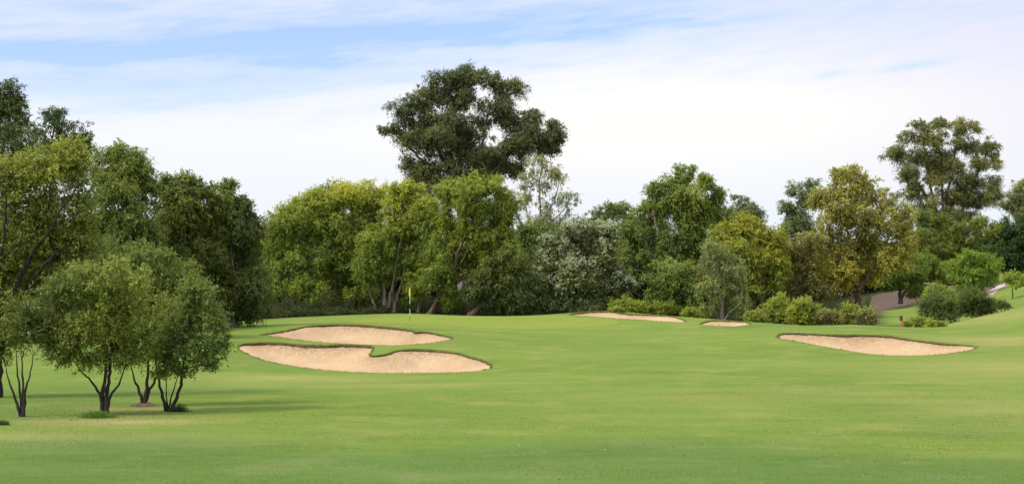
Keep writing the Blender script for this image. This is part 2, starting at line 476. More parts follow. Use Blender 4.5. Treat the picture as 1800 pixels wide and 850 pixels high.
# ------------------------------------------------------------------ bunkers
GRP_B = 'sand bunkers around the green'
for b in BUNKERS:
    o2, nin, oz = b['o2'], b['nin'], b['oz']; n = len(o2)
    r = np.random.default_rng(len(o2))
    c0 = o2.mean(0)
    root = empty('sand_bunker', (c0[0], c0[1], gz(*c0)), b['label'], 'sand bunker', GRP_B)
    back = np.clip(-nin[:, 1], 0, 1)            # 1 where the edge faces the viewer
    ker = np.ones(9) / 9
    sm = lambda a: np.convolve(np.tile(a, 3), ker, 'same')[n:2 * n]
    big = 0.062 if b['depth'] < 0.2 else 0.078
    h = sm(0.025 + big * back ** 0.6 * np.clip(1 + 1.1 * sm(r.normal(size=n)) + .5 * sm(sm(r.normal(size=n))), .4, 1.5)) 
    wob = sm(r.normal(size=n)) * 0.02
    # the lip: turf edge rolls over, then a wall of bare soil drops to the sand
    r0 = np.column_stack([o2, oz])
    r1 = np.column_stack([o2 + nin * 0.03, oz - 0.012])
    r2 = np.column_stack([o2 + nin * (0.045 + wob)[:, None], oz - 0.05 * np.minimum(1, h / 0.08)])
    r3 = np.column_stack([o2 + nin * 0.02, oz - h * 0.75])
    r4 = np.column_stack([o2 + nin * 0.06, oz - h - 0.05])
    rings = [r0, r1, r2, r3, r4]
    V = np.vstack(rings); F = []; mi = []
    i = np.arange(n); j = (i + 1) % n
    for k in range(4):
        F.append(np.stack([k * n + i, k * n + j, (k + 1) * n + j, (k + 1) * n + i], -1)); mi.append(np.full(n, 0 if k < 1 else 1))
    lipo = mesh_obj('lip', V, np.vstack(F), [M['grass'], M['soil']], root, True, np.concatenate(mi))
    # sand
    lo = o2.min(0); hi = o2.max(0); st = 0.3
    a, c = np.meshgrid(np.arange(lo[0], hi[0], st), np.arange(lo[1], hi[1], st))
    q = np.stack([a.ravel(), c.ravel()], -1); q += r.uniform(-.08, .08, q.shape)
    q = q[in_poly(q, o2)]; q = q[poly_dist(q, o2) > 0.15]
    al = np.vstack([q, o2])
    rr = delaunay_2d_cdt([Vector(p) for p in al], [(len(q) + k, len(q) + (k + 1) % n) for k in range(n)], [], 0, 1e-6)
    v = np.array([(x.x, x.y) for x in rr[0]]); f = np.array([x for x in rr[2] if len(x) == 3])
    f = f[in_poly(v[f].mean(1), o2)]
    e1 = v[f[:, 1]] - v[f[:, 0]]; e2 = v[f[:, 2]] - v[f[:, 0]]
    fl = (e1[:, 0] * e2[:, 1] - e1[:, 1] * e2[:, 0]) < 0; f[fl] = f[fl][:, ::-1]
    dd = np.sqrt(((v[:, None] - o2[None]) ** 2).sum(-1)); ni = dd.argmin(1); dist = dd.min(1)
    wts = 1 / (dd + 0.05) ** 3; hh = (wts * h[None]).sum(1) / wts.sum(1)
    bk = (wts * back[None]).sum(1) / wts.sum(1)
    zs = ground(v) - hh - 1.5 * b['depth'] * sstep(0, 2.2, dist)
    lumps = np.zeros(len(v))
    for fx, fy, am in ((1.1, .8, .05), (2.7, 3.1, .022), (5.1, 4.3, .014)):
        lumps += am * np.sin(v[:, 0] * fx + 1.7 * np.sin(v[:, 1] * fy * .6)) * np.sin(v[:, 1] * fy + fx)
    zs += lumps * sstep(0, .5, dist) + r.normal(size=len(v)) * 0.008
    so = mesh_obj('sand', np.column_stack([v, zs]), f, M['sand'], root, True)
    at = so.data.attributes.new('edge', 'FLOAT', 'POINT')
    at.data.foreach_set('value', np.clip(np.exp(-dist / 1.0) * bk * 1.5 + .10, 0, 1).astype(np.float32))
    # grass blades that hang over the lip
    m = n * 20
    pr = .22 + back + .25 * r.uniform(size=n); k = r.choice(n, m, p=pr / pr.sum()); u = r.uniform(size=m)[:, None]
    base = r0[k] * (1 - u) + r0[(k + 1) % n] * u
    base[:, :2] -= nin[k] * r.uniform(-0.02, 0.10, m)[:, None]
    L = r.uniform(0.03, 0.075, m) * (1 + .8 * (r.uniform(size=m) < .12))
    ax = np.column_stack([nin[k] * r.uniform(0.1, 1.0, m)[:, None] + r.normal(size=(m, 2)) * .4, r.uniform(-0.25, 0.9, m)])
    ax /= np.linalg.norm(ax, axis=1)[:, None]
    sd = np.cross(ax, r.normal(size=(m, 3))); sd /= np.linalg.norm(sd, axis=1)[:, None]
    w = 0.012
    V = np.stack([base - sd * w, base + sd * w, base + ax * L[:, None] + sd * w * .2, base + ax * L[:, None] - sd * w * .2], 1).reshape(-1, 3)
    fo = mesh_obj('grass_fringe', V, np.arange(m * 4).reshape(-1, 4), M['leaf'], lipo)
    cc = np.array([.17, .21, .032]) * r.uniform(.6, 1.3, (m, 1)); dm = r.uniform(size=m) < .25; cc[dm] = np.array([.27, .22, .08]) * r.uniform(.7, 1.2, (dm.sum(), 1))
    a = fo.data.attributes.new('leafcol', 'FLOAT_VECTOR', 'FACE'); a.data.foreach_set('vector', cc.astype(np.float32).ravel())

# ------------------------------------------------------------------ foliage
def leaf_mesh(name, C, A, L, Wd, colr, parent, rng, mat=None, nrm=None):
    n = len(C)
    S = np.cross(A, nrm if nrm is not None else rng.normal(size=(n, 3))); S /= np.linalg.norm(S, axis=1)[:, None] + 1e-9
    L = L[:, None]; Wd = Wd[:, None]
    V = np.stack([C - A * L * .5, C + S * Wd * .5 - A * L * .05, C + A * L * .5, C - S * Wd * .5 - A * L * .05], 1).reshape(-1, 3)
    o = mesh_obj(name, V, np.arange(n * 4).reshape(-1, 4), mat or M['leaf'], parent)
    a = o.data.attributes.new('leafcol', 'FLOAT_VECTOR', 'FACE')
    a.data.foreach_set('vector', np.clip(colr, 0.002, 0.95).astype(np.float32).ravel())
    return o

STY = dict(
  # leaf length / width as seen (sprays), droop, clump radius, clump density, leaves per m2 of clump, colours
  gum   = dict(L=.23, w=.075, droop=.6, cr=.82, dens=.82, lai=1.9, c=((.040,.052,.022),(.085,.098,.042)), top=(.12,.125,.05), tm=.3, bark='bark_gum', flat=.7),
  gumdk = dict(L=.20, w=.055, droop=.5, cr=.62, dens=1.0, lai=1.9, c=((.030,.046,.018),(.070,.090,.036)), top=(.11,.13,.05), tm=.2, bark='bark_brown', flat=.75),
  paper = dict(L=.22, w=.07, droop=.5, cr=.68, dens=1.15, lai=2.6, c=((.060,.095,.020),(.13,.165,.030)), top=(.30,.30,.045), tm=.85, bark='bark_pale', flat=.85),
  green = dict(L=.23, w=.080, droop=.6, cr=.80, dens=1.0, lai=2.5, c=((.060,.088,.022),(.125,.162,.038)), top=(.20,.225,.055), tm=.5, bark='bark_pale', flat=.8),
  dark  = dict(L=.23, w=.080, droop=.6, cr=.75, dens=1.1, lai=2.4, c=((.034,.050,.016),(.078,.098,.030)), top=(.16,.175,.045), tm=.6, bark='bark_grey', flat=.85),
  sparse= dict(L=.22, w=.065, droop=.8, cr=.65, dens=.62, lai=1.3, c=((.10,.115,.065),(.19,.20,.11)), top=(.22,.23,.12), tm=.3, bark='bark_gum', flat=.8),
  autumn= dict(L=.17, w=.095, droop=.25, cr=.62, dens=1.15, lai=1.5, c=((.105,.112,.026),(.20,.195,.048)), top=(.32,.29,.09), tm=.7, bark='bark_brown', flat=.85, alt=((.14,.09,.03), .08)),
  yellow= dict(L=.20, w=.10, droop=.3, cr=.65, dens=1.1, lai=2.2, c=((.085,.115,.02),(.17,.19,.03)), top=(.27,.25,.03), tm=.75, bark='bark_dark', flat=.8, alt=((.17,.10,.03), .08)),
  near  = dict(L=.105, w=.036, droop=.15, cr=.32, rs=.95, dens=.74, lai=1.45, spl=1.55, c=((.055,.078,.016),(.120,.148,.032)), top=(.27,.29,.075), tm=.8, bark='bark_dark', flat=.7, alt=((.16,.14,.06), .10)),
  shrub = dict(L=.16, w=.055, droop=-.3, cr=.42, dens=1.7, lai=2.2, c=((.075,.11,.022),(.15,.19,.035)), top=(.24,.27,.05), tm=.6, bark='bark_grey', flat=.9),
)

LEAFK = 2.05; LEAFT = 1.6
def ellip_points(rng, n, c, r, lo=.45):
    d = rng.normal(size=(n, 3)); d /= np.linalg.norm(d, axis=1)[:, None]
    rad = (rng.uniform(lo ** 3, 1, n)) ** (1 / 3)
    return c + d * rad[:, None] * r

def tree(name, label, cat, d, base, style, lobes, stems=None, group=None, seed=None, sr=None, over=None,
         depth=0.75, tw=10, flowers=None, limbs=True):
    s = dict(STY[style]);
    if over: s.update(over)
    rng = np.random.default_rng(seed if seed is not None else abs(hash_(label)) % 99991)
    bx = W(base[0], 0, d)[0]
    bz = gz(bx, d)
    root = empty(name, (bx, d, bz), label, cat, group)
    k = d / FPX
    Ls = []
    for lb in lobes:
        cx, cy, rx, ry = lb[:4]
        c = W(cx, cy, d); rr = np.array([rx * k, max(rx, ry) * k * depth, ry * k])
        c[1] += lb[4] if len(lb) > 4 else rng.uniform(-.35, .35) * rr[1] * 1.6
        Ls.append((c, rr))
    top = max(c[2] + r[2] for c, r in Ls); low = min(c[2] - r[2] for c, r in Ls)
    # --- clump centres
    ph = rng.uniform(0, 6.28, (3, 3)); fq = rng.uniform(.8, 1.5, (3, 3))
    CC = []; CR = []; CL = []
    for li, (c, r) in enumerate(Ls):
        r = r * s.get('rs', 1.06)
        area = 4 * np.pi * ((r[0] * r[1]) ** 1.6 / 3 + (r[0] * r[2]) ** 1.6 / 3 + (r[1] * r[2]) ** 1.6 / 3) ** (1 / 1.6)
        cr = min(s['cr'], 0.5 * min(r[0], r[2]) + .05)
        n = max(6, int(area / (np.pi * cr * cr) * 1.25 * s['dens']))
        dv = rng.normal(size=(n, 3)); dv /= np.linalg.norm(dv, axis=1)[:, None]
        u = np.where(rng.uniform(size=n) < .72, rng.uniform(.70, 1.0, n), rng.uniform(.2, .6, n))
        u = u * (1 + (.16 if s.get('spl', 1) == 1 else .24) * rng.normal(size=n) * (u > .6))
        stray = rng.uniform(size=n) < .09
        u = np.where(stray, rng.uniform(1.05, 1.35, n), u)
        p = c + dv * u[:, None] * np.maximum(r - cr * .5, r * .4)
        wv = p / (2.6 * s['cr'] / .8)
        wob = np.stack([np.sin(wv @ fq[q] + ph[q, 0]) + .6 * np.sin(wv @ fq[(q + 1) % 3] * 2.1 + ph[q, 1]) for q in range(3)], -1)
        p = p + wob * np.array([.11, .11, .09]) * r * 1.3
        CC.append(p); CR.append(cr * np.exp(rng.normal(size=n) * .36) * np.where(stray, .5, 1)); CL.append(np.full(n, li))
    CC = np.vstack(CC); CR = np.clip(np.concatenate(CR), .15, 1.8 * s['cr']); CL = np.concatenate(CL)
    CC[:, 2] = np.maximum(CC[:, 2], ground(CC[:, :2]) + CR * .45)
    # --- leaves, strung along short sprays that leave each clump's twig end
    Lw = s['L'] * s['w'] * .5
    nl = np.maximum(8, (4 * np.pi * CR ** 2 * .42 * s['lai'] / Lw / 3.0)).astype(int)
    per = s.get('per', 9)
    ns = np.maximum(2, nl // per)
    si = np.repeat(np.arange(len(CC)), ns); m_ = len(si)
    lc_ = np.array([c for c, r in Ls])[CL[si]]
    outd = CC[si] - lc_; outd /= np.linalg.norm(outd, axis=1)[:, None] + 1e-6
    g = rng.normal(size=(m_, 3)); g /= np.linalg.norm(g, axis=1)[:, None]
    dr = s['droop']
    S0 = CC[si] + g * (rng.uniform(0, 1, m_) ** .6 * .62)[:, None] * CR[si][:, None] * np.array([1, 1, s['flat']])
    SD = g * .9 + outd * .45 + np.array([0, 0, 1.0]) * (-dr * .8 if dr >= 0 else -dr * .9) + rng.normal(size=(m_, 3)) * .25
    SD /= np.linalg.norm(SD, axis=1)[:, None]
    SL = CR[si] * rng.uniform(.25, .75, m_) * s.get('spl', 1)
    k_ = np.repeat(np.arange(m_), per); n = len(k_); ci = si[k_]
    t_ = rng.uniform(0, 1, n)
    P = S0[k_] + SD[k_] * (t_ * SL[k_])[:, None] + rng.normal(size=(n, 3)) * (.30 * s['L'])
    if dr > 0: P[:, 2] -= (t_ ** 2) * SL[k_] * dr * .5
    A = SD[k_] * .7 + rng.normal(size=(n, 3)) * .5 + np.array([0, 0, -1.0]) * max(0, dr) * .7
    A /= np.linalg.norm(A, axis=1)[:, None]
    q_ = P - CC[ci]; q_ /= np.linalg.norm(q_, axis=1)[:, None] + 1e-6
    nrm = q_ * .9 + outd[k_] * .45 + np.array([0, 0, .55]) + rng.normal(size=(n, 3)) * .45
    if style == 'shrub': P[:, 2] = np.maximum(P[:, 2], ground(P[:, :2]) + .02)
    cv = np.clip(rng.beta(1.5, 1.5, len(CC))[ci] + .18 * rng.normal(size=m_)[k_], 0, 1.15)
    c1, c2 = np.array(s['c'][0]) * LEAFK, np.array(s['c'][1]) * LEAFK
    colr = c1 + (c2 - c1) * cv[:, None]
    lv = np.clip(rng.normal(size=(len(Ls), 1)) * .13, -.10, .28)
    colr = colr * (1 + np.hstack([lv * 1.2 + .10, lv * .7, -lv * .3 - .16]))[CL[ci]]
    # new growth plus painted top light: paler leaves towards lobe and crown tops
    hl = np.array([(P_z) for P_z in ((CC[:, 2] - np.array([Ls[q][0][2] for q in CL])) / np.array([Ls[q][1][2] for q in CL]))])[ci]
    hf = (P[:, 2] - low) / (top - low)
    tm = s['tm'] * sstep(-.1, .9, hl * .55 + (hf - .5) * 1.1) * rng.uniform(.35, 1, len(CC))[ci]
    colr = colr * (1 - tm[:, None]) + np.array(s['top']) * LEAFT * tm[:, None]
    if 'alt' in s:
        ac, ap = s['alt']; mk = (rng.uniform(size=n) < ap * (0.3 + 1.4 * rng.uniform(size=len(CC))[ci]))
        colr[mk] = np.array(ac) * LEAFK
    colr = colr * rng.uniform(.68, 1.3, n)[:, None]
    L = s['L'] * rng.uniform(.6, 1.35, n); Wd = s['w'] * rng.uniform(.7, 1.3, n)
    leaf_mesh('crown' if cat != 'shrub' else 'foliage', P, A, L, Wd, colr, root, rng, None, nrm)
    # --- wood
    H = top - bz
    if sr is None: sr = 0.018 * H + .03
    tops = []
    bark = M[s['bark']]
    if stems is None:
        cxm = np.mean([c[0] for c, r in Ls]); best = max(Ls, key=lambda q: q[0][2])[0]
        jx = rng.normal() * .03 * H
        p = [np.array([bx, d, bz - .1]), np.array([bx + jx * .5, d + rng.normal() * .1, bz + H * .22]),
             np.array([bx * .4 + cxm * .6 + jx, d + rng.normal() * .02 * H, bz + H * .48]), np.array([best[0], best[1], best[2]])]
        stems3 = [(np.array(p), sr)]
    else:
        stems3 = []
        for si, st in enumerate(stems):
            rr = st[-1] * k if not isinstance(st[-1], tuple) else sr
            pts = st[:-1] if not isinstance(st[-1], tuple) else st
            q = [W(x, y, d) for x, y in pts]
            if len(q) > 0:
                dy = abs(rng.normal()) * .07 * (q[-1][2] - q[0][2])
                dy += s.get('stemdy', 0)
                for m_ in range(len(q)): q[m_][1] += dy * m_ / max(1, len(q) - 1)
            if abs(q[0][2] - bz) < 1.5 and q[0][2] < bz + .6: q[0][2] = bz - .06
            stems3.append((np.array(q), rr))
    stemcurves = []
    for q, rr in stems3:
        m = MB(); nn = max(8, 4 * len(q))
        cu = smooth_poly(q, nn)
        cu[1:-1] += rng.normal(size=(nn - 2, 3)) * rr * .22
        tt = np.linspace(0, 1, nn)
        ra = rr * (1 - .88 * tt) * (1 + .55 * np.exp(-tt * 16) * (1 if stems is None else .5))
        m.tube(cu, ra, 8, 0, rng, .05)
        m.build('trunk' if cat != 'shrub' else 'stem', bark, root)
        stemcurves.append((cu, ra))
    if limbs:
        for li, (c, r) in enumerate(Ls):
            m = MB()
            # nearest stem, leave it below the lobe
            bestv = None
            for cu, ra in stemcurves:
                dd = np.linalg.norm((cu - c) * np.array([1, .6, 1]), axis=1) + np.where(cu[:, 2] > c[2] - .15 * r[2], 3.0, 0) + np.maximum(0, .25 - np.linspace(0, 1, len(cu))) * 20
                i = int(dd.argmin())
                if bestv is None or dd[i] < bestv[0]: bestv = (dd[i], cu[i], ra[i])
            _, p0, r0 = bestv
            r0 = min(r0 * .75, .02 * np.linalg.norm(c - p0) + .03)
            mid = p0 * .5 + c * .5 + rng.normal(size=3) * .08 * np.linalg.norm(c - p0); mid[2] -= .05 * np.linalg.norm(c - p0)
            cu = smooth_poly([p0, mid, c], 7); m.tube(cu, np.linspace(r0, r0 * .45, 7), 6)
            idx = np.where(CL == li)[0]
            idx = rng.permutation(idx)[:tw]
            for ii in idx:
                e = CC[ii]; stt = cu[rng.integers(3, 7)]
                md = (stt + e) * .5 + rng.normal(size=3) * .12 * np.linalg.norm(e - stt)
                m.tube(smooth_poly([stt, md, e], 5), np.linspace(r0 * .38, .006, 5), 4)
            m.build('branch', bark, root)
    if flowers is not None:
        fr = np.random.default_rng(77)
        nf = flowers['n']
        w_ = CC - np.array([c for c, r in Ls])[CL]
        outw = w_ / (np.linalg.norm(w_, axis=1)[:, None] + 1e-6)
        sc = outw[:, 2] * .8 - outw[:, 1] * .7 + fr.normal(size=len(CC)) * .3
        pick = np.where((sc > flowers.get('thr', .1)) & ((CC[:, 2] - low) / (top - low) > .28))[0]
        ci2 = fr.choice(pick, nf)
        gg = fr.normal(size=(nf, 3)); gg += np.array([0, -.7, .8]); gg /= np.linalg.norm(gg, axis=1)[:, None]
        Pc = CC[ci2] + gg * CR[ci2][:, None] * fr.uniform(.85, 1.1, nf)[:, None]
        rep = 8; Pq = np.repeat(Pc, rep, 0) + fr.normal(size=(nf * rep, 3)) * .045
        Aq = fr.normal(size=(nf * rep, 3)); Aq /= np.linalg.norm(Aq, axis=1)[:, None]
        cq = np.array(flowers['c']) * fr.uniform(.75, 1.1, (nf * rep, 1))
        leaf_mesh('flowers', Pq, Aq, fr.uniform(.08, .14, nf * rep), fr.uniform(.05, .09, nf * rep), cq, root, fr, M['petal'])
    return root

def hash_(t):
    h = 7
    for ch in t: h = (h * 131 + ord(ch)) % 1000003
    return h

# ---- near group on the left -------------------------------------------------
GN = 'multi-stemmed trees on the left of the fairway'
tree('small_tree', 'small round tree with dark stems and a tuft of bright grass at its foot', 'tree', 40, (183, 729), 'near',
     [(190,498,62,42),(146,500,42,42),(232,512,48,44),(118,545,42,42),(170,550,60,46),(225,560,58,46),(106,592,28,34),(140,600,46,38),(195,600,58,38),(250,600,34,34),(116,625,26,20),(222,625,28,18),(160,632,24,16),(165,470,22,16),(210,468,20,14),(98,520,18,16),(135,470,14,12),(88,615,14,18),(270,580,16,20),(250,478,16,12)],
     stems=[[(181,731),(177,700),(160,672),(138,650),(116,622),3.4],[(182,731),(179,690),(183,650),(180,600),(172,540),4.2],[(186,731),(187,690),(191,650),(193,600),(205,540),4.2],[(187,731),(192,700),(206,678),(216,652),(232,600),3.4],[(184,690),(186,660),(200,628),(212,600),1.6]], group=GN, seed=11)
tree('small_tree', 'tall small tree standing in a ring of mulch behind the one with the grass tuft', 'tree', 43.5, (253, 713), 'near',
     [(278,455,46,32),(250,480,44,40),(312,482,42,42),(275,520,56,50),(240,545,40,42),(300,560,48,44),(262,590,44,42),(232,610,26,30),(290,610,36,34),(262,436,16,12),(302,448,16,12),(238,452,14,12),(335,470,14,14)],
     stems=[[(250,714),(246,690),(233,660),(226,620),3.6],[(254,714),(257,680),(258,640),(262,560),4.4],[(256,714),(259,690),(273,664),(280,620),(292,560),3.6]], group=GN, seed=12, over=dict(c=((.036,.060,.015),(.080,.112,.026)), top=(.17,.20,.055), tm=.6))
tree('small_tree', 'small tree with two slanting dark stems, nearest the bunkers', 'tree', 41.5, (297, 726), 'near',
     [(335,520,40,38),(312,548,46,42),(352,560,40,42),(330,595,54,42),(375,600,26,30),(300,600,36,38),(352,628,38,26),(300,635,30,24),(325,650,26,14),(385,575,16,20),(362,520,20,24),(352,500,14,14),(394,600,10,12),(372,640,16,12),(320,505,16,12),(280,655,16,10)],
     stems=[[(293,727),(286,698),(279,668),(273,630),(276,590),3.6],[(299,727),(309,700),(319,664),(323,630),(335,570),4.0],[(296,720),(300,700),(309,668),(313,625),2.0],[(297,712),(292,690),(295,655),(303,620),1.5]], group=GN, seed=13, over=dict(c=((.038,.064,.016),(.086,.122,.028)), top=(.18,.22,.06), tm=.6))
tree('small_tree', 'slender tree with a fan of thin dark stems near the left edge', 'tree', 39.5, (40, 733), 'near',
     [(86,500,42,38),(60,545,46,46),(95,545,32,40),(25,560,40,40),(72,580,40,28),(30,590,28,22),(105,590,20,24)],
     stems=[[(38,735),(28,704),(14,668),(4,630),3.2],[(39,735),(34,700),(26,650),(22,600),3.0],[(40,735),(40,690),(38,640),(44,590),3.0],[(41,735),(44,690),(52,660),(60,615),3.2],[(42,700),(40,660),(36,615),1.8]], group=GN, seed=14, over=dict(c=((.032,.050,.013),(.078,.102,.024)), tm=.4))
tree('bushy_tree', 'large bushy olive-green tree rising at the left edge with slanting dark limbs', 'tree', 47, (-8, 700), 'near',
     [(110,262,40,24),(130,280,32,26),(85,290,50,36),(40,318,46,44),(140,322,30,40),(5,370,50,50),(70,365,62,52),(130,385,40,52),(30,430,60,52),(100,440,52,46),(-30,440,50,60),(40,500,54,46),(-10,520,44,56),(90,490,34,36),(-20,590,36,44),(15,590,30,34),(50,540,40,40),(20,460,44,40),(60,410,44,40),(140,440,30,40),(-5,310,34,40)],
     stems=[[(-6,715),(0,650),(4,600),(24,540),(50,475),(85,420),(128,360),9],[(0,620),(8,560),(14,480),(30,400),(40,330),6],[(20,550),(60,500),(105,455),(140,430),4.2],[(-6,640),(-20,560),(-30,460),5]], seed=15, group=None,
     over=dict(stemdy=-1.7, rs=1.06, dens=1.05, spl=1.2, L=.13, w=.045, cr=.45, c=((.052,.070,.016),(.118,.138,.030)), top=(.22,.24,.05), tm=.7, bark='bark_dark'))

# ---- left wood ----------------------------------------------------------------
GW = 'trees of the wood behind the fairway'
tree('gum_tree', 'tall dark gum cut by the left edge of the photo', 'tree', 66, (-25, 620), 'gumdk',
     [(6,175,34,36),(34,200,16,34),(-20,200,40,50),(10,235,34,36),(-10,290,44,44),(22,275,24,30),(0,350,36,40)],
     stems=[[(-10,620),(-6,480),(0,380),(2,300),(6,200),9],[(0,380),(-15,300),(-20,220),5]], group=GW, seed=21)
tree('gum_tree', 'dark open-crowned gum showing above the bushy olive-green tree', 'tree', 74, (98, 600), 'gumdk',
     [(98,208,26,20),(120,226,24,20),(64,226,18,18),(146,238,18,20),(92,250,36,22),(134,262,32,22),(58,262,22,24),(110,290,50,26),(60,300,30,30)], group=GW, seed=22, over=dict(dens=.8))
tree('paperbark_tree', 'bushy green tree with pale leaning trunks, right of the open-crowned dark gum', 'tree', 84, (175, 600), 'green',
     [(214,270,36,22),(180,300,38,34),(245,300,28,30),(210,320,48,36),(262,335,20,30),(175,360,44,44),(235,370,44,44),(200,420,58,44),(160,430,30,40),(258,430,34,44)],
     stems=[[(168,600),(172,480),(170,430),(180,395),(190,330),7],[(176,600),(182,470),(196,420),(206,360),6],[(182,560),(200,480),(215,400),4]], group=GW, seed=23,
     over=dict(c=((.048,.074,.018),(.105,.132,.03)), top=(.21,.225,.05), tm=.6, L=.2, w=.07))
tree('paperbark_tree', 'round-topped dark green tree with a pale forked trunk, beside the ragged dark tree', 'tree', 88, (312, 590), 'dark',
     [(305,322,30,18),(340,330,36,22),(285,345,30,30),(325,362,50,34),(372,352,26,24),(290,395,42,42),(345,405,50,44),(300,450,44,40),(355,460,40,40),(280,480,40,44)],
     stems=[[(308,590),(306,500),(310,440),(314,400),(318,350),7],[(312,560),(328,480),(325,440),(335,380),5],[(318,500),(345,455),(368,430),3]], group=GW, seed=24, over=dict(bark='bark_pale', c=((.040,.060,.016),(.092,.115,.028)), top=(.19,.205,.05), tm=.7))
tree('broadleaf_tree', 'ragged dark tree at the right end of the left wood, stepping down to the green', 'tree', 90, (410, 580), 'dark',
     [(404,326,16,16),(420,350,26,24),(395,360,34,28),(440,378,18,22),(415,395,42,34),(448,410,18,28),(385,430,44,44),(430,445,36,40),(400,490,52,44),(445,500,28,50),(420,540,44,34),(365,520,36,50)], group=GW, seed=25)
tree('broadleaf_tree', 'deep green tree filling the shade behind the small multi-stemmed trees', 'tree', 78, (160, 610), 'dark',
     [(150,470,60,50),(230,480,60,50),(320,500,50,50),(80,480,60,50),(180,540,70,50),(290,545,60,45),(360,555,40,30),(60,560,60,50),(-10,540,60,60)], group=GW, seed=26)

# ---- the yellow-green paperbarks behind the green ------------------------------
GP = 'yellow-green paperbarks behind the green'
tree('paperbark_tree', 'leftmost yellow-green paperbark, drooping low beside the ragged dark tree', 'tree', 116, (520, 570), 'paper',
     [(530,368,30,26),(500,392,34,28),(478,420,22,34),(540,410,38,34),(500,445,44,38),(545,455,36,36),(490,495,40,38),(535,510,44,36),(500,540,40,22),(555,520,30,34),(550,490,34,30)],
     stems=[[(560,572),(545,535),(535,500),(525,440),(525,390),5],[(505,572),(512,530),(505,470),4]], group=GP, seed=31, over=dict(tm=.6))
tree('paperbark_tree', 'broad paperbark with the golden crown top, second of the row behind the upper bunker', 'tree', 117, (590, 568), 'paper',
     [(565,352,32,26),(605,345,34,24),(645,345,36,26),(550,385,34,30),(590,390,44,34),(640,388,44,34),(668,342,26,22),(570,435,46,38),(625,435,44,38),(590,485,48,36),(560,520,36,30),(630,515,34,26),(600,535,30,18)],
     stems=[[(595,566),(592,520),(588,470),(588,400),3.6],[(570,566),(572,520),(566,470),3],[(648,566),(643,520),(640,480),(634,420),3.2]], group=GP, seed=32, over=dict(tm=1.0, top=(.36,.33,.045), stemdy=-.8))
tree('paperbark_tree', 'paperbark right behind the flag with fan of grey trunks', 'tree', 114, (680, 560), 'paper',
     [(710,340,28,20),(735,352,28,28),(690,368,34,30),(750,395,28,36),(710,400,40,36),(670,420,40,38),(735,440,36,36),(690,455,44,34),(650,470,32,36),(735,490,28,38),(758,375,26,32)],
     stems=[[(678,562),(676,520),(672,480),(668,440),4.4],[(664,562),(655,525),(645,490),3],[(690,562),(698,525),(708,490),(716,440),3.4],[(682,540),(690,500),(700,450),(712,380),3.2],[(735,562),(737,520),(742,470),3.5]], group=GP, seed=33, over=dict(stemdy=-.9, tm=.9, top=(.33,.31,.045)))
tree('paperbark_tree', 'leaning paperbark with a long bare trunk slanting up to the right of the flag', 'tree', 112, (757, 556), 'paper',
     [(850,332,44,22),(790,335,24,20),(805,345,28,26),(890,358,26,26),(830,372,46,36),(880,395,38,36),(800,400,34,38),(840,430,50,38),(895,440,26,36),(805,465,36,36),(860,480,42,32),(800,515,26,28,-.6),(775,470,24,30,-1.2),(765,430,26,36)],
     stems=[[(752,560),(768,530),(786,500),(800,470),(812,425),(835,380),(850,345),5.2],[(795,480),(815,455),(832,400),3],[(780,512),(805,495),(835,478),(860,455),2.2]], group=GP, seed=34, over=dict(c=((.060,.086,.02),(.125,.158,.03)), top=(.26,.275,.045), tm=.7, bark='bark_brown', stemdy=-1.4))
tree('paperbark_tree', 'low dark paperbark with a crooked brown trunk, right end of the row behind the green', 'tree', 111, (828, 556), 'dark',
     [(880,470,40,34),(905,500,36,34),(865,515,36,28),(905,535,34,20),(840,500,28,26)],
     stems=[[(826,560),(842,540),(862,528),(884,510),(898,490),6],[(850,535),(850,510),(845,490),3]], group=GP, seed=35, over=dict(bark='bark_brown'))
tree('broadleaf_tree', 'dark rounded treetop peeping out behind the golden-topped paperbark', 'tree', 130, (585, 560), 'dark',
     [(585,345,40,22),(545,365,28,24),(625,360,34,30),(580,390,60,36)], group=GW, seed=36, over=dict(c=((.05,.085,.02),(.10,.14,.03))))
# ---- the giant and its neighbours -----------------------------------------------
tree('eucalyptus_tree', 'giant dark eucalyptus towering over the whole wood', 'tree', 142, (815, 560), 'gum',
     [(812,132,40,22),(775,142,30,20),(840,138,32,18),(745,165,34,22),(800,168,50,26),(712,188,24,20),(872,150,26,16),(905,156,22,20),(870,182,34,24),(676,230,12,10),(698,225,20,14),(738,208,36,24),(790,210,40,26),(842,222,38,28),(722,248,36,24),(715,285,22,20),(935,205,28,18),(970,228,24,16),(905,225,34,26),(945,240,34,20),(985,242,12,12),(770,258,40,28),(828,266,40,28),(880,262,36,26),(745,300,34,24),(800,304,42,26),(855,302,38,24),(905,290,32,24),(778,330,40,18),(800,240,46,30),(850,290,40,28),(905,255,26,24),(732,300,28,22),(958,250,28,20),(925,240,30,24),(760,312,30,24),(830,318,40,24),(880,205,30,20)],
     stems=[[(815,575),(814,430),(812,340),(808,270),(800,200),(805,140),10],[(813,400),(795,320),(765,250),(740,190),5],[(814,380),(838,310),(850,240),(862,180),5],[(813,360),(870,300),(915,250),(960,232),4.5],[(812,350),(760,300),(720,260),(690,230),4]], group=None, seed=41, tw=14, over=dict(dens=.97, c=((.046,.058,.024),(.098,.110,.046)), top=(.135,.14,.055)))
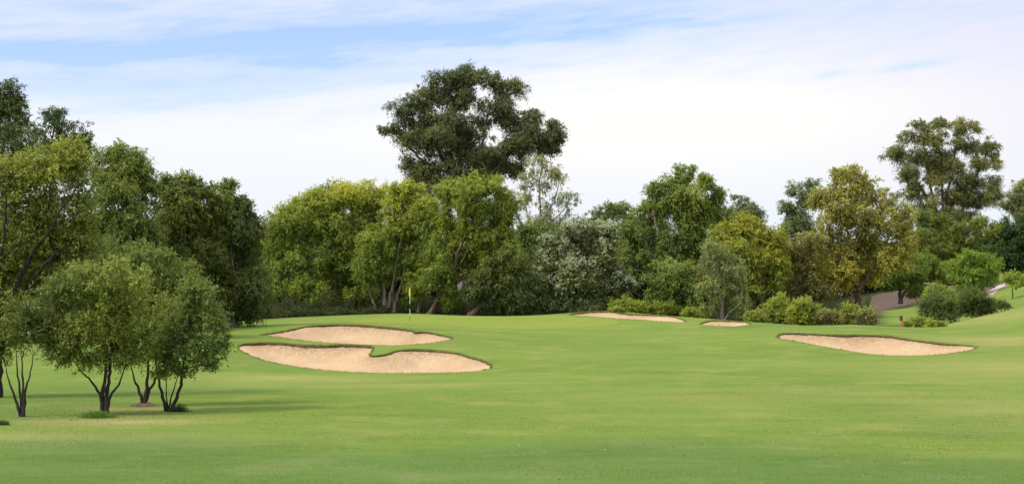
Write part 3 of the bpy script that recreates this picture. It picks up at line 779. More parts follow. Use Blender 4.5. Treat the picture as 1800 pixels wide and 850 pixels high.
tree('gum_tree', 'thin see-through gum with pale bare branches beside the giant eucalyptus', 'tree', 130, (945, 560), 'sparse',
     [(950,285,24,18),(975,302,24,16),(925,312,18,22),(955,325,26,20),(1000,350,20,18),(930,350,20,24),(970,358,26,22),(1005,375,14,14),(945,390,26,24),(985,392,24,18)],
     stems=[[(945,575),(942,440),(950,380),(949,320),(957,275),3.4],[(943,430),(925,370),(922,310),2.2],[(946,400),(975,350),(985,305),2.2],[(947,410),(985,375),(1005,350),1.8],[(925,420),(908,370),(905,330),3]], seed=42, tw=16, over=dict(bark='bark_pale'))
tree('broadleaf_tree', 'mid-green tree over the dark hollow between the paperbarks and the white-blossomed tree', 'tree', 123, (925, 565), 'green',
     [(930,415,34,30),(960,425,30,30),(905,450,30,36),(945,460,34,32),(985,420,24,24),(915,500,26,30)], group=GW, seed=43, over=dict(c=((.045,.07,.02),(.09,.12,.03)), tm=.3))
tree('flowering_tree', 'spreading tree dusted with white blossom behind the green', 'tree', 112, (1020, 556), 'green',
     [(1015,408,36,18),(1055,415,30,22),(985,430,32,24),(1030,440,42,28),(1070,440,24,26),(965,460,28,28),(1005,470,40,32),(950,485,20,24),(1050,475,32,26),(1085,488,28,20),(1105,500,20,14),(975,505,34,28),(1030,510,40,26),(1075,518,32,20),(955,530,28,22),(1010,538,40,18)],
     stems=[[(990,558),(985,535),(975,510),(965,480),4],[(1018,558),(1020,520),(1025,470),(1020,430),4.5],[(1028,558),(1050,520),(1070,490),3.5]], seed=44,
     over=dict(c=((.055,.072,.030),(.105,.125,.055)), top=(.15,.17,.08), tm=.4, droop=.1, bark='bark_grey'), flowers=dict(n=2500, c=(.54,.54,.35), thr=.2))
tree('broadleaf_tree', 'low greyish treetop between the white-blossomed tree and the tall many-trunked tree', 'tree', 138, (1070, 560), 'gum',
     [(1085,362,28,12),(1060,378,26,14),(1100,376,26,18),(1040,388,22,12),(1080,400,50,26)], group=GW, seed=45, over=dict(c=((.06,.085,.03),(.11,.14,.05))))
tree('paperbark_tree', 'tall fresh-green tree with many thin pale trunks, right of the white-blossomed tree', 'tree', 122, (1195, 560), 'green',
     [(1212,300,24,14),(1238,315,26,18),(1195,322,26,20),(1158,335,26,20),(1262,340,22,22),(1220,345,36,24),(1175,365,36,26),(1135,375,26,24),(1250,372,34,26),(1285,385,20,24),(1205,385,34,24),(1112,408,28,34),(1155,405,34,30),(1275,415,28,26),(1125,450,34,32),(1235,415,30,24),(1100,470,22,30),(1170,455,34,30),(1215,462,34,28),(1255,455,24,26),(1195,425,36,24)],
     stems=[[(1190,565),(1180,500),(1165,440),(1150,390),(1145,360),3.2],[(1194,565),(1188,490),(1180,430),(1175,370),3.2],[(1196,565),(1196,480),(1198,420),(1202,350),3.4],[(1198,565),(1205,490),(1212,430),(1225,360),3.2],[(1200,565),(1216,490),(1232,430),(1245,370),3.0],[(1203,565),(1222,500),(1250,440),(1270,400),2.6],[(1188,565),(1168,500),(1148,460),(1130,420),2.6],[(1206,565),(1210,500),(1222,450),(1218,390),2.4]], seed=46, over=dict(dens=.95, stemdy=-.7))
tree('gum_tree', 'distant grey-green treetop just right of the tall many-trunked tree', 'tree', 155, (1312, 560), 'gum',
     [(1300,350,16,12),(1318,362,20,14),(1330,378,16,16),(1300,385,30,24),(1325,410,30,26)], group=GW, seed=47, over=dict(c=((.07,.085,.045),(.13,.145,.075))))
tree('broadleaf_tree', 'mid-height bushy tree below the thin pale trunks, behind the smallest bunker', 'tree', 109, (1185, 560), 'green',
     [(1175,480,34,26),(1205,490,30,28),(1150,505,24,28),(1185,520,40,26),(1215,530,28,24),(1155,540,28,18),(1190,548,34,14)], group=None, seed=48, over=dict(c=((.05,.078,.022),(.11,.145,.04))))
tree('paperbark_tree', 'wispy grey-green tree with pale twisted trunks behind the smallest bunker', 'tree', 104, (1268, 561), 'green',
     [(1255,440,22,18),(1280,450,22,20),(1242,468,20,22),(1268,475,28,24),(1298,480,18,26),(1248,505,22,24),(1282,515,26,26),(1300,530,14,22),(1244,538,16,18)],
     stems=[[(1267,563),(1266,530),(1258,495),(1250,455),2.6],[(1269,563),(1270,525),(1272,490),(1278,450),2.4],[(1271,563),(1282,548),(1298,532),(1302,505),2.0],[(1264,563),(1256,545),(1240,540),1.5],[(1266,540),(1262,505),(1266,470),1.6]], seed=49, over=dict(stemdy=-1.0, c=((.085,.105,.040),(.15,.172,.066)), top=(.18,.20,.08), tm=.4, dens=.72, lai=1.7, L=.18, w=.05, cr=.55, droop=.8))
tree('round_tree', 'rounded tree turning yellow on a short dark trunk, behind the wispy grey-green one', 'tree', 117, (1333, 560), 'yellow',
     [(1320,398,34,20),(1285,412,30,20),(1355,415,28,24),(1262,432,22,18),(1310,435,46,30),(1368,450,20,28),(1340,465,40,30),(1300,475,36,30),(1365,490,22,26),(1325,505,40,20)],
     stems=[[(1333,566),(1332,530),(1330,490),(1325,440),4.5],[(1331,520),(1350,480),(1360,430),2.5],[(1331,515),(1305,475),(1290,430),2.5]], seed=50)
tree('broadleaf_tree', 'grey-green tree behind the gap between the yellowing round tree and the big autumn tree', 'tree', 138, (1400, 555), 'gum',
     [(1428,325,16,12),(1405,342,26,18),(1380,362,22,20),(1425,352,24,22),(1395,385,34,26),(1375,410,28,26),(1420,400,30,30)], group=GW, seed=51, over=dict(c=((.055,.08,.03),(.105,.135,.052))))
tree('autumn_tree', 'big tree turning olive and brown with fine twigs showing in its top', 'tree', 121, (1510, 545), 'autumn',
     [(1490,302,30,18),(1462,325,26,22),(1520,318,30,20),(1445,352,24,24),(1495,345,40,28),(1550,345,28,24),(1585,372,28,28),(1470,385,44,32),(1530,390,44,34),(1590,415,30,34),(1455,430,40,36),(1510,440,46,36),(1560,450,40,32),(1470,475,46,34),(1530,485,40,28),(1445,505,30,24)],
     stems=[[(1509,548),(1508,515),(1507,490),(1500,440),(1492,380),(1490,320),6],[(1508,510),(1530,480),(1555,430),(1575,390),4],[(1507,500),(1480,470),(1462,420),(1455,370),4],[(1503,470),(1520,410),(1525,340),3]], seed=52, tw=26, over=dict(dens=1.2))
tree('autumn_tree', 'smaller brownish tree leaning on the left of the big autumn tree', 'tree', 119, (1428, 555), 'autumn',
     [(1420,425,26,26),(1400,450,24,30),(1425,470,30,34),(1405,500,26,28),(1440,510,26,26)], seed=53, over=dict(c=((.085,.095,.028),(.15,.152,.046)), alt=((.14,.085,.035), .16)))
tree('gum_tree', 'tall airy gum standing above the autumn tree on the right', 'tree', 190, (1660, 520), 'gum',
     [(1620,220,26,14),(1655,215,22,12),(1690,222,30,16),(1595,240,26,16),(1640,245,34,20),(1700,250,34,20),(1740,252,24,18),(1575,272,28,18),(1615,278,34,22),(1665,278,36,24),(1725,282,32,22),(1755,275,14,20),(1600,308,34,20),(1650,315,36,22),(1700,320,36,24),(1742,320,24,20),(1680,350,36,22),(1725,355,28,22),(1640,355,30,22),(1700,380,30,16),(1660,295,44,28),(1710,345,30,24),(1600,338,30,24),(1742,342,24,20),(1660,382,44,20)],
     stems=[[(1655,525),(1652,420),(1642,350),(1632,290),(1625,230),4],[(1662,525),(1662,420),(1668,340),(1680,270),(1690,225),3.8],[(1664,430),(1700,350),(1725,290),(1745,260),4],[(1650,400),(1620,330),(1585,275),4],[(1660,440),(1658,360),(1655,290),4]], seed=54, tw=14, over=dict(c=((.065,.078,.030),(.125,.135,.052)), top=(.18,.175,.06), bark='bark_grey', dens=.8))
tree('broadleaf_tree', 'green tree under the airy gum on the right', 'tree', 186, (1650, 518), 'green',
     [(1625,395,34,28),(1665,400,32,26),(1700,415,28,26),(1610,425,30,28),(1650,435,36,28),(1650,468,50,24),(1695,445,30,26),(1600,455,30,26),(1725,400,24,22)], group=GW, seed=55, over=dict(c=((.06,.085,.02),(.12,.15,.032)), top=(.17,.19,.04), bark='bark_grey'))
tree('broadleaf_tree', 'very dark dense tree at the right edge above the path', 'tree', 204, (1775, 492), 'dark',
     [(1765,400,28,22),(1795,405,26,30),(1745,425,26,26),(1785,435,34,26),(1730,445,22,26),(1765,455,34,22),(1800,460,30,26),(1740,470,20,16)], seed=56, over=dict(droop=.2, L=.26, w=.13, c=((.02,.042,.014),(.05,.085,.026)), tm=.15))
tree('gum_tree', 'pale gum crown cut by the right edge, over the very dark tree', 'tree', 208, (1805, 492), 'gum',
     [(1798,322,20,16),(1785,345,22,16),(1805,352,24,20),(1775,362,18,14),(1800,380,26,16)], group=GW, seed=57, over=dict(c=((.08,.10,.04),(.14,.16,.06))))
GB = 'bright green small trees beside the path'
tree('small_tree', 'bright green spreading tree with a dark forked trunk in the mulch bed', 'tree', 170, (1583, 531), 'green',
     [(1580,452,28,18),(1605,462,26,20),(1558,475,26,20),(1590,480,32,20),(1612,477,16,16),(1570,500,26,14),(1605,500,20,12)],
     stems=[[(1583,533),(1583,515),(1578,495),(1575,470),4],[(1584,522),(1596,505),(1606,480),3]], group=GB, seed=61, over=dict(c=((.055,.088,.020),(.112,.152,.032)), top=(.18,.22,.045), bark='bark_dark', droop=.2))
tree('small_tree', 'rounded bright green tree right behind the forked one, above the white cart', 'tree', 174, (1640, 520), 'green',
     [(1632,460,26,16),(1650,475,22,16),(1622,474,20,14)], group=GB, seed=62, over=dict(c=((.055,.088,.020),(.112,.152,.032)), top=(.18,.22,.045), bark='bark_dark', droop=.2))
tree('small_tree', 'brightest green low tree standing left of the gravel path', 'tree', 152, (1706, 515), 'green',
     [(1712,456,26,14),(1690,468,26,16),(1732,470,20,16),(1705,482,36,18),(1738,488,16,14),(1680,492,20,16),(1712,502,30,12)], group=GB, seed=63, over=dict(c=((.062,.102,.020),(.122,.172,.032)), top=(.19,.235,.045), bark='bark_grey', droop=.15))
tree('sapling', 'young tree on a thin stem beside the gravel path at the right edge', 'tree', 132, (1780, 522), 'green',
     [(1785,484,16,8),(1772,492,11,8),(1796,494,12,9),(1784,500,10,6)], stems=[[(1780,523),(1780,510),(1781,498),(1784,486),1.3]], seed=64, over=dict(c=((.09,.13,.02),(.17,.21,.035)), cr=.35, bark='bark_brown', droop=.2))

# ---- shrubs -------------------------------------------------------------------
GS = 'shrubs along the crest'
def shrub(label, d, base, lobes, seed, c=None, top=None, group=GS, **over):
    o = dict(over)
    if c: o['c'] = c
    if top: o['top'] = top
    k = d / FPX
    stems = []
    r = np.random.default_rng(seed)
    for lb in lobes[:3]: stems.append([(base[0] + r.uniform(-2, 2), base[1]), ((base[0] + lb[0]) / 2, (base[1] + lb[1]) / 2), (lb[0], lb[1] - lb[3] * .4), .7])
    return tree('shrub', label, 'shrub', d, base, 'shrub', lobes, stems, group, seed, over=o, tw=5)
OL = ((.075,.10,.022),(.15,.175,.035)); BR = ((.085,.085,.035),(.15,.14,.055)); DK = ((.035,.055,.018),(.08,.105,.032)); YG = ((.082,.108,.020),(.155,.182,.034))
shrub('low shrub with orange-tinged leaves at the left end of the shrub row', 97, (1328, 569), [(1326,556,16,12),(1342,560,12,9)], 71, OL, (.28,.20,.05))
shrub('tall dense green shrub between the orange-tinged one and the rounded yellow-green one', 99, (1365, 570), [(1372,538,20,16),(1352,550,18,18),(1384,552,16,18),(1365,560,24,12)], 72, OL)
shrub('rounded yellow-green shrub, highest of the row left of the marker post', 96, (1412, 573), [(1412,538,24,16),(1396,553,16,18),(1430,552,16,18),(1412,562,28,12)], 73, YG)
shrub('dull olive flat-topped shrub right of the rounded yellow-green one', 95, (1452, 573), [(1448,556,20,13),(1466,560,14,11)], 74, BR)
shrub('light green upright shrub near the right end of the shrub row', 97, (1492, 571), [(1492,546,16,12),(1480,558,12,14),(1505,556,12,14),(1492,563,18,9)], 75, YG)
shrub('brownish low shrub at the right end of the shrub row', 95, (1528, 573), [(1522,556,16,14),(1538,560,11,12)], 76, BR)
shrub('pair-lobed dark spiky shrub, left one of the dark clump on the right', 106, (1645, 566), [(1640,535,22,20),(1660,540,18,22),(1628,548,14,16),(1650,556,26,12)], 77, DK, (.10,.13,.04), cr=.42, droop=-.6, spl=1.6, dens=1.3)
shrub('large dark spiky shrub, right one of the dark clump on the right', 110, (1710, 556), [(1708,526,26,18),(1692,540,20,20),(1728,536,20,18),(1710,546,28,12),(1742,540,12,12)], 78, DK, (.10,.13,.04), cr=.42, droop=-.6, spl=1.6, dens=1.3)
shrub('small brownish bush at the tip of the dark clump on the right', 113, (1760, 543), [(1757,534,11,9),(1766,537,8,7)], 79, ((.05,.055,.025),(.10,.10,.04)))
shrub('olive shrub looking over the dark clump from the mulch bed', 150, (1648, 535), [(1645,515,20,14),(1662,520,16,12),(1632,524,14,10)], 80, OL)
shrub('low grassy yellow-green hedge in front of the dark clump', 99, (1625, 580), [(1608,567,18,9),(1632,571,18,9),(1652,574,14,8)], 81, YG, None, GS, droop=-.8, L=.22)
shrub('feathery yellow-green shrub at the long narrow bunker, larger left one', 107, (1105, 551), [(1105,536,24,11),(1082,540,14,11),(1124,540,16,11),(1100,544,26,8)], 82, YG)
shrub('feathery olive shrub at the long narrow bunker, right of the larger one', 108, (1160, 553), [(1150,542,18,10),(1172,544,18,10),(1190,547,12,8)], 83, OL)
shrub('small rounded green bush between the long narrow and the smallest bunker', 101, (1217, 560), [(1217,550,13,9),(1208,554,9,7),(1226,555,9,6)], 84, YG)
shrub('wispy little bush hanging over the lip of the long narrow bunker', 103.5, (1084, 551), [(1082,545,9,7),(1090,547,7,5)], 85, OL)
shrub('pale silvery rounded bush at the head of the gravel path', 172, (1748, 497), [(1746,484,10,8),(1752,488,8,7)], 86, ((.18,.21,.13),(.28,.32,.2)), (.3,.34,.22))
shrub('dark shrub under the forked bright green tree', 176, (1612, 523), [(1605,512,16,10),(1625,514,14,9)], 87, DK)

# ---- stuff: undergrowth at the foot of the wood, the wood beyond -------------------
def mass(name, label, n, xs, ds, hfun, L, w, c1, c2, seed, droop=.2, wav=.35):
    rng = np.random.default_rng(seed)
    px = rng.uniform(xs[0], xs[1], n); d = rng.uniform(0, 1, n)
    d0 = np.interp(px, ds[0], ds[1]); dd = d0 + d * np.interp(px, ds[0], ds[2])
    x = (px - 900) / FPX * dd
    g = ground(np.column_stack([x, dd]))
    hh = hfun(px, dd)
    bump_ = 1 - wav + wav * np.sin(px * .11 + 2 * np.sin(px * .037)) * np.cos(dd * .9 + px * .02)
    z = g + hh * bump_ * rng.uniform(0, 1, n) ** .75
    P = np.column_stack([x, dd, z]) + rng.normal(size=(n, 3)) * .1
    A = rng.normal(size=(n, 3)); A[:, 2] -= droop * 2; A /= np.linalg.norm(A, axis=1)[:, None]
    v = np.clip(rng.beta(1.5, 1.5, n) * .6 + .45 * (.5 + .5 * np.sin(px * .21 + 3 * np.sin(px * .05) + dd * 1.3) * np.sin(px * .09 + 1 + dd * .5)) ** 2, 0, 1.1)[:, None]
    colr = np.array(c1) * (1 - v) + np.array(c2) * v
    o = leaf_mesh(name, P, A, L * rng.uniform(.6, 1.4, n), w * rng.uniform(.6, 1.4, n), colr, None, rng)
    o['kind'] = 'stuff'; o['label'] = label; o['category'] = 'vegetation'
    return o
mass('undergrowth', 'tangled dark undergrowth along the foot of the wood', 240000, (-60, 1530),
     ([-60, 300, 395, 560, 690, 1000, 1200, 1300, 1345, 1530], [86, 88, 101, 108, 113, 117, 113, 112, 118, 136], [8, 9, 11, 12, 12, 12, 12, 12, 12, 12]),
     lambda px, d: .85 + 1.3 * (d > np.interp(px, [0, 400, 700, 1300], [90, 106, 117, 114])), .22, .08, (.028, .038, .012), (.125, .135, .045), 91, .2, .48)
mass('background_wood', 'dense dark wood closing the view behind the trees', 160000, (-150, 1560),
     ([-150, 300, 1300, 1560], [150, 150, 165, 215], [10, 10, 10, 10]),
     lambda px, d: np.interp(px, [-150, 400, 460, 1000, 1100, 1400, 1560], [11, 11, 8.5, 9.5, 9, 9, 8.5]), .55, .26, (.03, .045, .014), (.075, .095, .03), 92, .2, .1)
mass('background_thicket', 'far dark thicket closing the view on the right beyond the mulch bed', 60000, (1480, 1900),
     ([1480, 1560, 1900], [214, 212, 212], [8, 8, 8]), lambda px, d: 7.5 + 0 * px, .6, .28, (.03, .045, .013), (.075, .095, .028), 93, .2, .1)

# ---- little things -------------------------------------------------------------
def tuft(label, px, py, d, n, rx, ry, L, seed, c=(.13,.25,.04), name='grass_tuft', lean=.5):
    rng = np.random.default_rng(seed)
    b = W(px, py, d); z = gz(b[0], d)
    x = b[0] + rng.normal(size=n) * rx * .5; y = d + rng.normal(size=n) * ry * .5
    g = ground(np.column_stack([x, y]))
    l = L * rng.uniform(.4, 1.1, n) * np.exp(-.5 * (((x - b[0]) / rx) ** 2))
    A = np.column_stack([rng.normal(size=(n, 2)) * lean, np.ones(n)]); A /= np.linalg.norm(A, axis=1)[:, None]
    S = np.column_stack([rng.normal(size=(n, 2)), np.zeros(n)]); S /= np.linalg.norm(S, axis=1)[:, None]
    B = np.column_stack([x, y, g - .01]); w = .006
    T = B + A * l[:, None]
    V = np.stack([B - S * w, B + S * w, T + S * w * .2, T - S * w * .2], 1).reshape(-1, 3)
    o = mesh_obj(name, V, np.arange(4 * n).reshape(-1, 4), M['leaf'], None, origin=(b[0], d, z))
    a = o.data.attributes.new('leafcol', 'FLOAT_VECTOR', 'FACE')
    a.data.foreach_set('vector', (np.array(c) * rng.uniform(.65, 1.35, (n, 1))).astype(np.float32).ravel())
    o['label'] = label; o['category'] = 'grass tuft'
tuft('tuft of long bright grass at the foot of the four-stemmed small tree', 172, 737, 39.3, 2600, .42, .22, .22, 1)
tuft('scruffy dark weeds at the foot of the tree with two slanting stems', 314, 726, 41.4, 500, .26, .14, .30, 2, (.07,.09,.03))
tuft('small dark weed clump in the grass at the far left', 5, 750, 37, 500, .16, .12, .16, 3, (.06,.09,.03))

# mulch mound
b = W(253, 714, 43.5); z = gz(b[0], 43.5); rng = np.random.default_rng(8)
mm = MB(); nr, na = 7, 28
ang = np.arange(na) / na * 2 * np.pi
V = []
for i in range(nr):
    rr = .02 + .40 * i / (nr - 1)
    hh = .10 * (1 - (i / (nr - 1)) ** 1.5) + (rng.normal(size=na) * .012 if i < nr - 1 else -.02)
    xx = b[0] + rr * np.cos(ang) * (1 + .08 * np.sin(3 * ang)) * 1.15; yy = 43.5 + rr * np.sin(ang)
    V.append(np.column_stack([xx, yy, ground(np.column_stack([xx, yy])) + hh]))
V = np.vstack(V); idx = np.arange(nr * na).reshape(nr, na); a0, a1 = idx[:-1], idx[1:]
mm.add(V, np.stack([a0, np.roll(a0, -1, 1), np.roll(a1, -1, 1), a1], -1).reshape(-1, 4))
o = mm.build('mulch_mound', M['mulch'], None, True, (b[0], 43.5, z)); o['label'] = 'brown ring of mulch heaped round the foot of a small tree'; o['category'] = 'mulch mound'

# fallen leaves on the fairway
rng = np.random.default_rng(9); n = 1000
d = 24 + 34 * rng.uniform(0, 1, n); px = 1800 - 1100 * rng.beta(1.1, 2.2, n)
k = n // 5; px[:k] = rng.uniform(-50, 1800, k)
k2 = 420; px[-k2:] = rng.uniform(20, 340, k2); d[-k2:] = rng.normal(40.5, 1.7, k2)
x = (px - 900) / FPX * d
P = np.column_stack([x, d, ground(np.column_stack([x, d])) + .014])
A = np.column_stack([rng.normal(size=(n, 2)), rng.normal(size=n) * .25]); A /= np.linalg.norm(A, axis=1)[:, None]
cc = np.where(rng.uniform(size=(n, 1)) < .7, np.array([[.45, .36, .2]]), np.array([[.10, .07, .03]])) * rng.uniform(.6, 1.2, (n, 1))
o = leaf_mesh('fallen_leaves', P, A, rng.uniform(.03, .075, n), rng.uniform(.015, .03, n), cc, None, rng)
o['kind'] = 'stuff'; o['label'] = 'dry fallen leaves scattered over the mown fairway'; o['category'] = 'leaves'

# blades of the nearest turf
rng = np.random.default_rng(19); n = 260000
d = 23.5 + 26 * rng.uniform(0, 1, n) ** 1.25; px = rng.uniform(-40, 1840, n)
x = (px - 900) / FPX * d
pt = .5 + .25 * np.sin(x * .9 + 2 * np.sin(d * .7)) + .25 * np.sin(d * 2.1 + x * .35)
B = np.column_stack([x, d, ground(np.column_stack([x, d])) - .004])
A = np.column_stack([rng.normal(size=(n, 2)) * .55, np.ones(n)]); A /= np.linalg.norm(A, axis=1)[:, None]
S = np.column_stack([rng.normal(size=(n, 2)), np.zeros(n)]); S /= np.linalg.norm(S, axis=1)[:, None]
T = B + A * (rng.uniform(.010, .026, n) * (.6 + .7 * pt))[:, None]; w = .0045
V = np.stack([B - S * w, B + S * w, T + S * w * .25, T - S * w * .25], 1).reshape(-1, 3)
o = mesh_obj('grass', V, np.arange(4 * n).reshape(-1, 4), M['leaf'])
cc = np.array([.146, .200, .029]) * rng.uniform(.78, 1.2, (n, 1)) * (1.06 - .12 * pt[:, None])
dm = rng.uniform(size=n) < .035; cc[dm] = np.array([.33, .27, .11]) * rng.uniform(.7, 1.1, (dm.sum(), 1))
a = o.data.attributes.new('leafcol', 'FLOAT_VECTOR', 'FACE'); a.data.foreach_set('vector', cc.astype(np.float32).ravel())
o['kind'] = 'stuff'; o['label'] = 'short mown grass blades of the near fairway'; o['category'] = 'grass'

# flagstick
M['white'] = plain('white_paint', (.78, .78, .76)); M['black'] = plain('black_paint', (.02, .02, .022)); M['yellow'] = plain('yellow_cloth', (.72, .58, .10), .8, .1)
M['timber'] = plain('post_timber', (.10, .045, .025), .8, .1); M['orange'] = plain('post_orange', (.42, .16, .07), .7, .2)
M['rubber'] = plain('tyre_rubber', (.025, .025, .027), .8, .2); M['vinyl'] = plain('seat_vinyl', (.25, .23, .2), .6, .3); M['metal'] = plain('grey_metal', (.3, .3, .31), .4, .5, .8)
fx = W(720.5, 565, 92)[0]; fz = gz(fx, 92)
fl = empty('flagstick', (fx, 92, fz), 'golf flagstick with black and white bands and a limp yellow flag, standing on the green', 'golf flag')
HT = 2.28
m = MB()
for a, c, mi in ((-.1, .42, 1), (.42, .86, 0), (.86, 1.2, 1), (1.2, 1.56, 0), (1.56, HT, 0)):
    m.tube([(fx, 92, fz + a), (fx, 92, fz + c)], [.018, .017], 8, mi)
m.tube([(fx, 92, fz + HT), (fx, 92, fz + HT + .03)], [.02, .004], 8, 0)
m.build('pole', [M['white'], M['black']], fl)
rows, cols_ = 16, 9; V = []
for i in range(rows):
    t = i / (rows - 1)
    for j in range(cols_):
        u = j / (cols_ - 1)
        wd = .045 + .115 * math.sin(math.pi * min(1, t * 1.05)) ** .8
        V.append((fx + .018 + (u - .62) * wd + .012 * math.sin(u * 15 + t * 3), 92 - .03 + .06 * math.sin(u * 9.5 + t * 1.7) * (.35 + t) , fz + HT - .02 - t * .68 - u * .05 * (1 - t) - .12 * u * t * (1 - u)))
F = [(i * cols_ + j, i * cols_ + j + 1, (i + 1) * cols_ + j + 1, (i + 1) * cols_ + j) for i in range(rows - 1) for j in range(cols_ - 1)]
fo = mesh_obj('flag', V, np.array(F), M['yellow'], fl, True)
sd = fo.modifiers.new('t', 'SOLIDIFY'); sd.thickness = .006
m = MB(); m.tube([(fx, 92, fz + .026), (fx, 92, fz - .09)], [.054, .054], 16); m.build('cup', M['white'], fl)

def box(m, c, s, mi=0, bev=.0):
    x, y, z = s[0] / 2, s[1] / 2, s[2] / 2
    v = np.array([(sx * x, sy * y, sz * z) for sz in (-1, 1) for sy in (-1, 1) for sx in (-1, 1)]) + np.array(c)
    m.add(v, [(0, 2, 3, 1), (4, 5, 7, 6), (0, 1, 5, 4), (2, 6, 7, 3), (1, 3, 7, 5), (0, 4, 6, 2)], mi)

def bevel(o, w):
    b_ = o.modifiers.new('b', 'BEVEL'); b_.width = w; b_.segments = 2; b_.limit_method = 'ANGLE'
# marker post
mx_, md = W(1584, 0, 93)[0], 93.0; mz = gz(mx_, md)
mp_ = empty('marker_post', (mx_, md, mz), 'short square timber marker post with an orange foot, beside the low grassy hedge', 'post')
m = MB(); box(m, (mx_, md, mz + .20), (.13, .13, .50)); o = m.build('foot', M['orange'], mp_, False); bevel(o, .01)
m = MB(); box(m, (mx_, md, mz + .61), (.17, .17, .32)); o = m.build('head', M['timber'], mp_, False); bevel(o, .02)

# golf cart glimpsed between the small trees
cx_, cd = W(1632, 0, 184)[0], 184.0; czz = gz(cx_, cd)
ct = empty('golf_cart', (cx_, cd, czz), 'white golf cart glimpsed through the bright green trees on the right', 'golf cart')
m = MB(); box(m, (cx_, cd, czz + .50), (2.3, 1.15, .35)); box(m, (cx_ + .95, cd, czz + .78), (.45, 1.05, .25)); o = m.build('body', M['white'], ct, False); bevel(o, .06)
m = MB(); box(m, (cx_ - .1, cd, czz + 1.86), (1.75, 1.2, .08)); o = m.build('roof', M['white'], ct, False); bevel(o, .03)
m = MB(); box(m, (cx_ - .35, cd, czz + .80), (.5, 1.05, .14)); box(m, (cx_ - .62, cd, czz + 1.1), (.1, 1.05, .5)); o = m.build('seat', M['vinyl'], ct, False); bevel(o, .04)
for sx in (-.85, .75):
    for sy in (-.55, .55):
        m = MB(); m.tube([(cx_ + sx, cd + sy * .96 - .09, czz + .22), (cx_ + sx, cd + sy * .96 + .09, czz + .22)], [.22, .22], 16)
        m.build('wheel', M['rubber'], ct)
        m = MB(); m.tube([(cx_ + sx, cd + sy, czz + .65), (cx_ + sx * .95, cd + sy, czz + 1.84)], [.02, .02], 6); m.build('roof_post', M['metal'], ct)

# ------------------------------------------------------------------ sky, sun, camera
SUN_EL, SUN_AZ = math.radians(46), math.radians(-118)   # azimuth from +Y (view direction), negative = left
sdir = Vector((math.sin(SUN_AZ) * math.cos(SUN_EL), math.cos(SUN_AZ) * math.cos(SUN_EL), math.sin(SUN_EL)))
sl = bpy.data.lights.new('sun', 'SUN'); sl.energy = 1.5; sl.angle = math.radians(12); sl.color = (1.0, .95, .86)
so = bpy.data.objects.new('sun', sl); col.objects.link(so)
so.rotation_euler = sdir.to_track_quat('Z', 'Y').to_euler(); so.location = (-40, -20, 60)

wd = bpy.data.worlds.new('World'); scene.world = wd; wd.use_nodes = True
nt = wd.node_tree; nt.nodes.clear()
wo = nt.nodes.new('ShaderNodeOutputWorld'); bg = nt.nodes.new('ShaderNodeBackground')
nt.links.new(bg.outputs[0], wo.inputs['Surface'])
STR = 0.1; bg.inputs['Strength'].default_value = STR
sk = nt.nodes.new('ShaderNodeTexSky'); sk.sky_type = 'NISHITA'; sk.sun_disc = False
sk.sun_elevation = SUN_EL; sk.sun_rotation = SUN_AZ
sk.air_density = 1.3; sk.dust_density = .6; sk.ozone_density = 2.5
tc = nt.nodes.new('ShaderNodeTexCoord'); sx = nt.nodes.new('ShaderNodeSeparateXYZ')
nt.links.new(tc.outputs['Generated'], sx.inputs[0])
X, Y, Z = sx.outputs
zt = math_(nt, 'MULTIPLY_ADD', X, -0.085, Z)           # streaks rise slightly to the right
def cvec(a, b, c):
    m = nt.nodes.new('ShaderNodeCombineXYZ')
    for s_, v in zip(m.inputs, (a, b, c)):
        if hasattr(v, 'links'): nt.links.new(v, s_)
        else: s_.default_value = v
    return m.outputs[0]
v1 = cvec(math_(nt, 'MULTIPLY', X, 3.2), math_(nt, 'MULTIPLY', Y, 1.2), math_(nt, 'MULTIPLY', zt, 26))
n1 = noise(nt, v1, 1.0, 6, .55)
v2 = cvec(math_(nt, 'MULTIPLY', X, 11), math_(nt, 'MULTIPLY', Y, 3), math_(nt, 'MULTIPLY', zt, 75))
n2 = noise(nt, v2, 1.0, 5, .6)
zz = math_(nt, 'MULTIPLY_ADD', math_(nt, 'SUBTRACT', n1, .5), .05, zt)
zz = math_(nt, 'MULTIPLY_ADD', math_(nt, 'SUBTRACT', n2, .5), .022, zz)
def gauss(v, c, w_):
    t = math_(nt, 'DIVIDE', math_(nt, 'SUBTRACT', v, c), w_)
    return math_(nt, 'POWER', 2.718, math_(nt, 'MULTIPLY', math_(nt, 'MULTIPLY', t, t), -1.0))
def mul(a, b): return math_(nt, 'MULTIPLY', a, b)
def mrange(v, a, b):
    m = nt.nodes.new('ShaderNodeMapRange'); m.interpolation_type = 'SMOOTHSTEP'
    m.inputs[1].default_value = a; m.inputs[2].default_value = b; m.inputs[3].default_value = 0; m.inputs[4].default_value = 1
    nt.links.new(v, m.inputs[0]); return m.outputs[0]
left = mrange(X, .22, -.20)
far_l = mrange(X, -.40, -.24)
band = mul(gauss(zz, .189, .0105), math_(nt, 'MULTIPLY', left, 1.15))
band = mul(band, math_(nt, 'MULTIPLY_ADD', far_l, .6, .4))
v3 = cvec(math_(nt, 'MULTIPLY', X, 22), math_(nt, 'MULTIPLY', Y, 5), math_(nt, 'MULTIPLY_ADD', X, -9, math_(nt, 'MULTIPLY', zt, 150)))
n3 = noise(nt, v3, 1.0, 6, .65)
zz = math_(nt, 'MULTIPLY_ADD', math_(nt, 'SUBTRACT', n3, .5), .012, zz)
band2 = mul(gauss(zz, .164, .014), math_(nt, 'MULTIPLY', left, .40))
upper = mul(mrange(zz, .12, .21), math_(nt, 'MULTIPLY_ADD', n1, .8, -.15))
wisp = mul(mul(mrange(zz, .14, .20), mrange(n2, .40, .70)), .38)
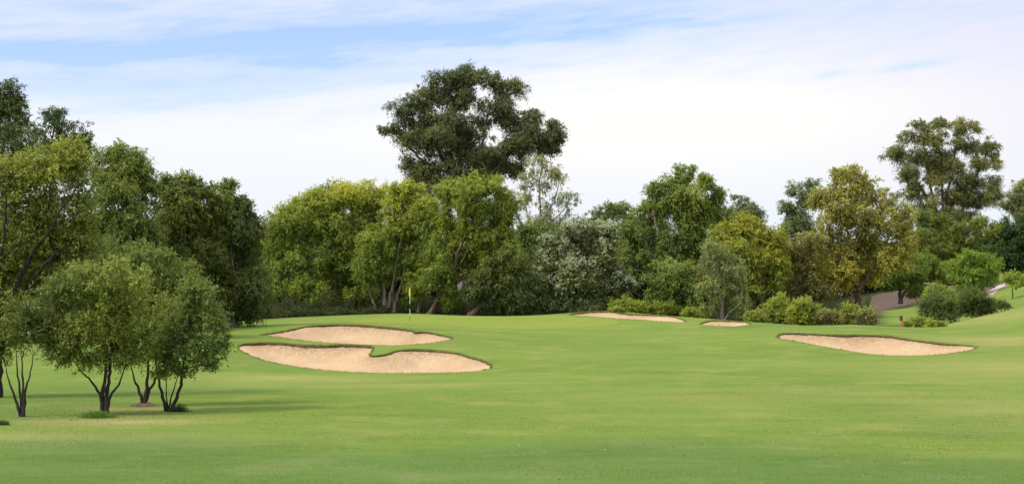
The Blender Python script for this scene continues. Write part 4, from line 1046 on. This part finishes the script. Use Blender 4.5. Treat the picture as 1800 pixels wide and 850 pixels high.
sp1 = mul(mul(gauss(math_(nt, 'MULTIPLY_ADD', math_(nt, 'SUBTRACT', n3, .5), .006, math_(nt, 'MULTIPLY_ADD', X, -.12, Z)), .1228, .0032), gauss(X, .272, .022)), .55)
sp2 = mul(mul(gauss(math_(nt, 'MULTIPLY_ADD', X, -.12, Z), .1255, .0030), gauss(X, .220, .012)), .35)
band = mul(band, math_(nt, 'MULTIPLY_ADD', n3, .9, .55))
blue = math_(nt, 'ADD', band, band2)
blue = math_(nt, 'ADD', blue, mul(mul(mrange(Z, .10, .17), mrange(n3, .42, .72)), .16))
for q in (upper, wisp, sp1, sp2): blue = math_(nt, 'ADD', blue, q)
hi = mul(mrange(Z, .24, .6), mrange(n1, .42, .62))
blue = math_(nt, 'ADD', blue, math_(nt, 'MULTIPLY', hi, .22), clamp=True)
# cloud radiance, brighter overhead as in a thin high overcast
low = mrange(Z, .17, .0)
ccol = mixc(nt, math_(nt, 'MULTIPLY', low, 1.0), (1.0, 1.0, .99), (.84, .90, .99))
rgt = mul(mrange(X, .05, .36), mrange(Z, .05, .13))
top_ = mrange(Z, .11, .20)
ccol = mixc(nt, math_(nt, 'MULTIPLY', top_, .75), ccol, (.80, .86, 1.03))
ccol = mixc(nt, math_(nt, 'MULTIPLY', rgt, .7), ccol, (.82, .81, .97))
glow = mul(mul(gauss(Z, .125, .035), gauss(X, .12, .20)), .9)
ccol = mixc(nt, glow, ccol, (1.06, 1.04, .98))
CLOUD = 0.436
kfac = math_(nt, 'MULTIPLY_ADD', mrange(Z, .22, .85), 2.4, 1.0)
vm = nt.nodes.new('ShaderNodeVectorMath'); vm.operation = 'SCALE'
nt.links.new(ccol, vm.inputs[0]); nt.links.new(math_(nt, 'MULTIPLY', kfac, CLOUD / STR), vm.inputs['Scale'])
skc = mixc(nt, 1.0, sk.outputs[0], (.70, .69, 1.05), 'MULTIPLY')
final = mixc(nt, blue, vm.outputs[0], skc)
nt.links.new(final, bg.inputs['Color'])

cam = bpy.data.cameras.new('camera'); co = bpy.data.objects.new('camera', cam); col.objects.link(co)
co.location = (0, 0, CAMZ); co.rotation_euler = (math.radians(90), 0, 0)
cam.sensor_width = 36; cam.lens = FPX / 1800 * 36
cam.shift_y = (HZ - 425) / 1800
cam.clip_start = .2; cam.clip_end = 9000
scene.camera = co

scene.view_settings.view_transform = 'Standard'; scene.view_settings.look = 'None'
scene.view_settings.gamma = 1; scene.view_settings.use_curve_mapping = False
scene.view_settings.exposure = 1.2
cy = scene.cycles
cy.max_bounces = 8; cy.diffuse_bounces = 5; cy.glossy_bounces = 2; cy.transmission_bounces = 3; cy.transparent_max_bounces = 4
cy.caustics_reflective = False; cy.caustics_refractive = False
cy.use_denoising = True; cy.denoiser = 'OPENIMAGEDENOISE'
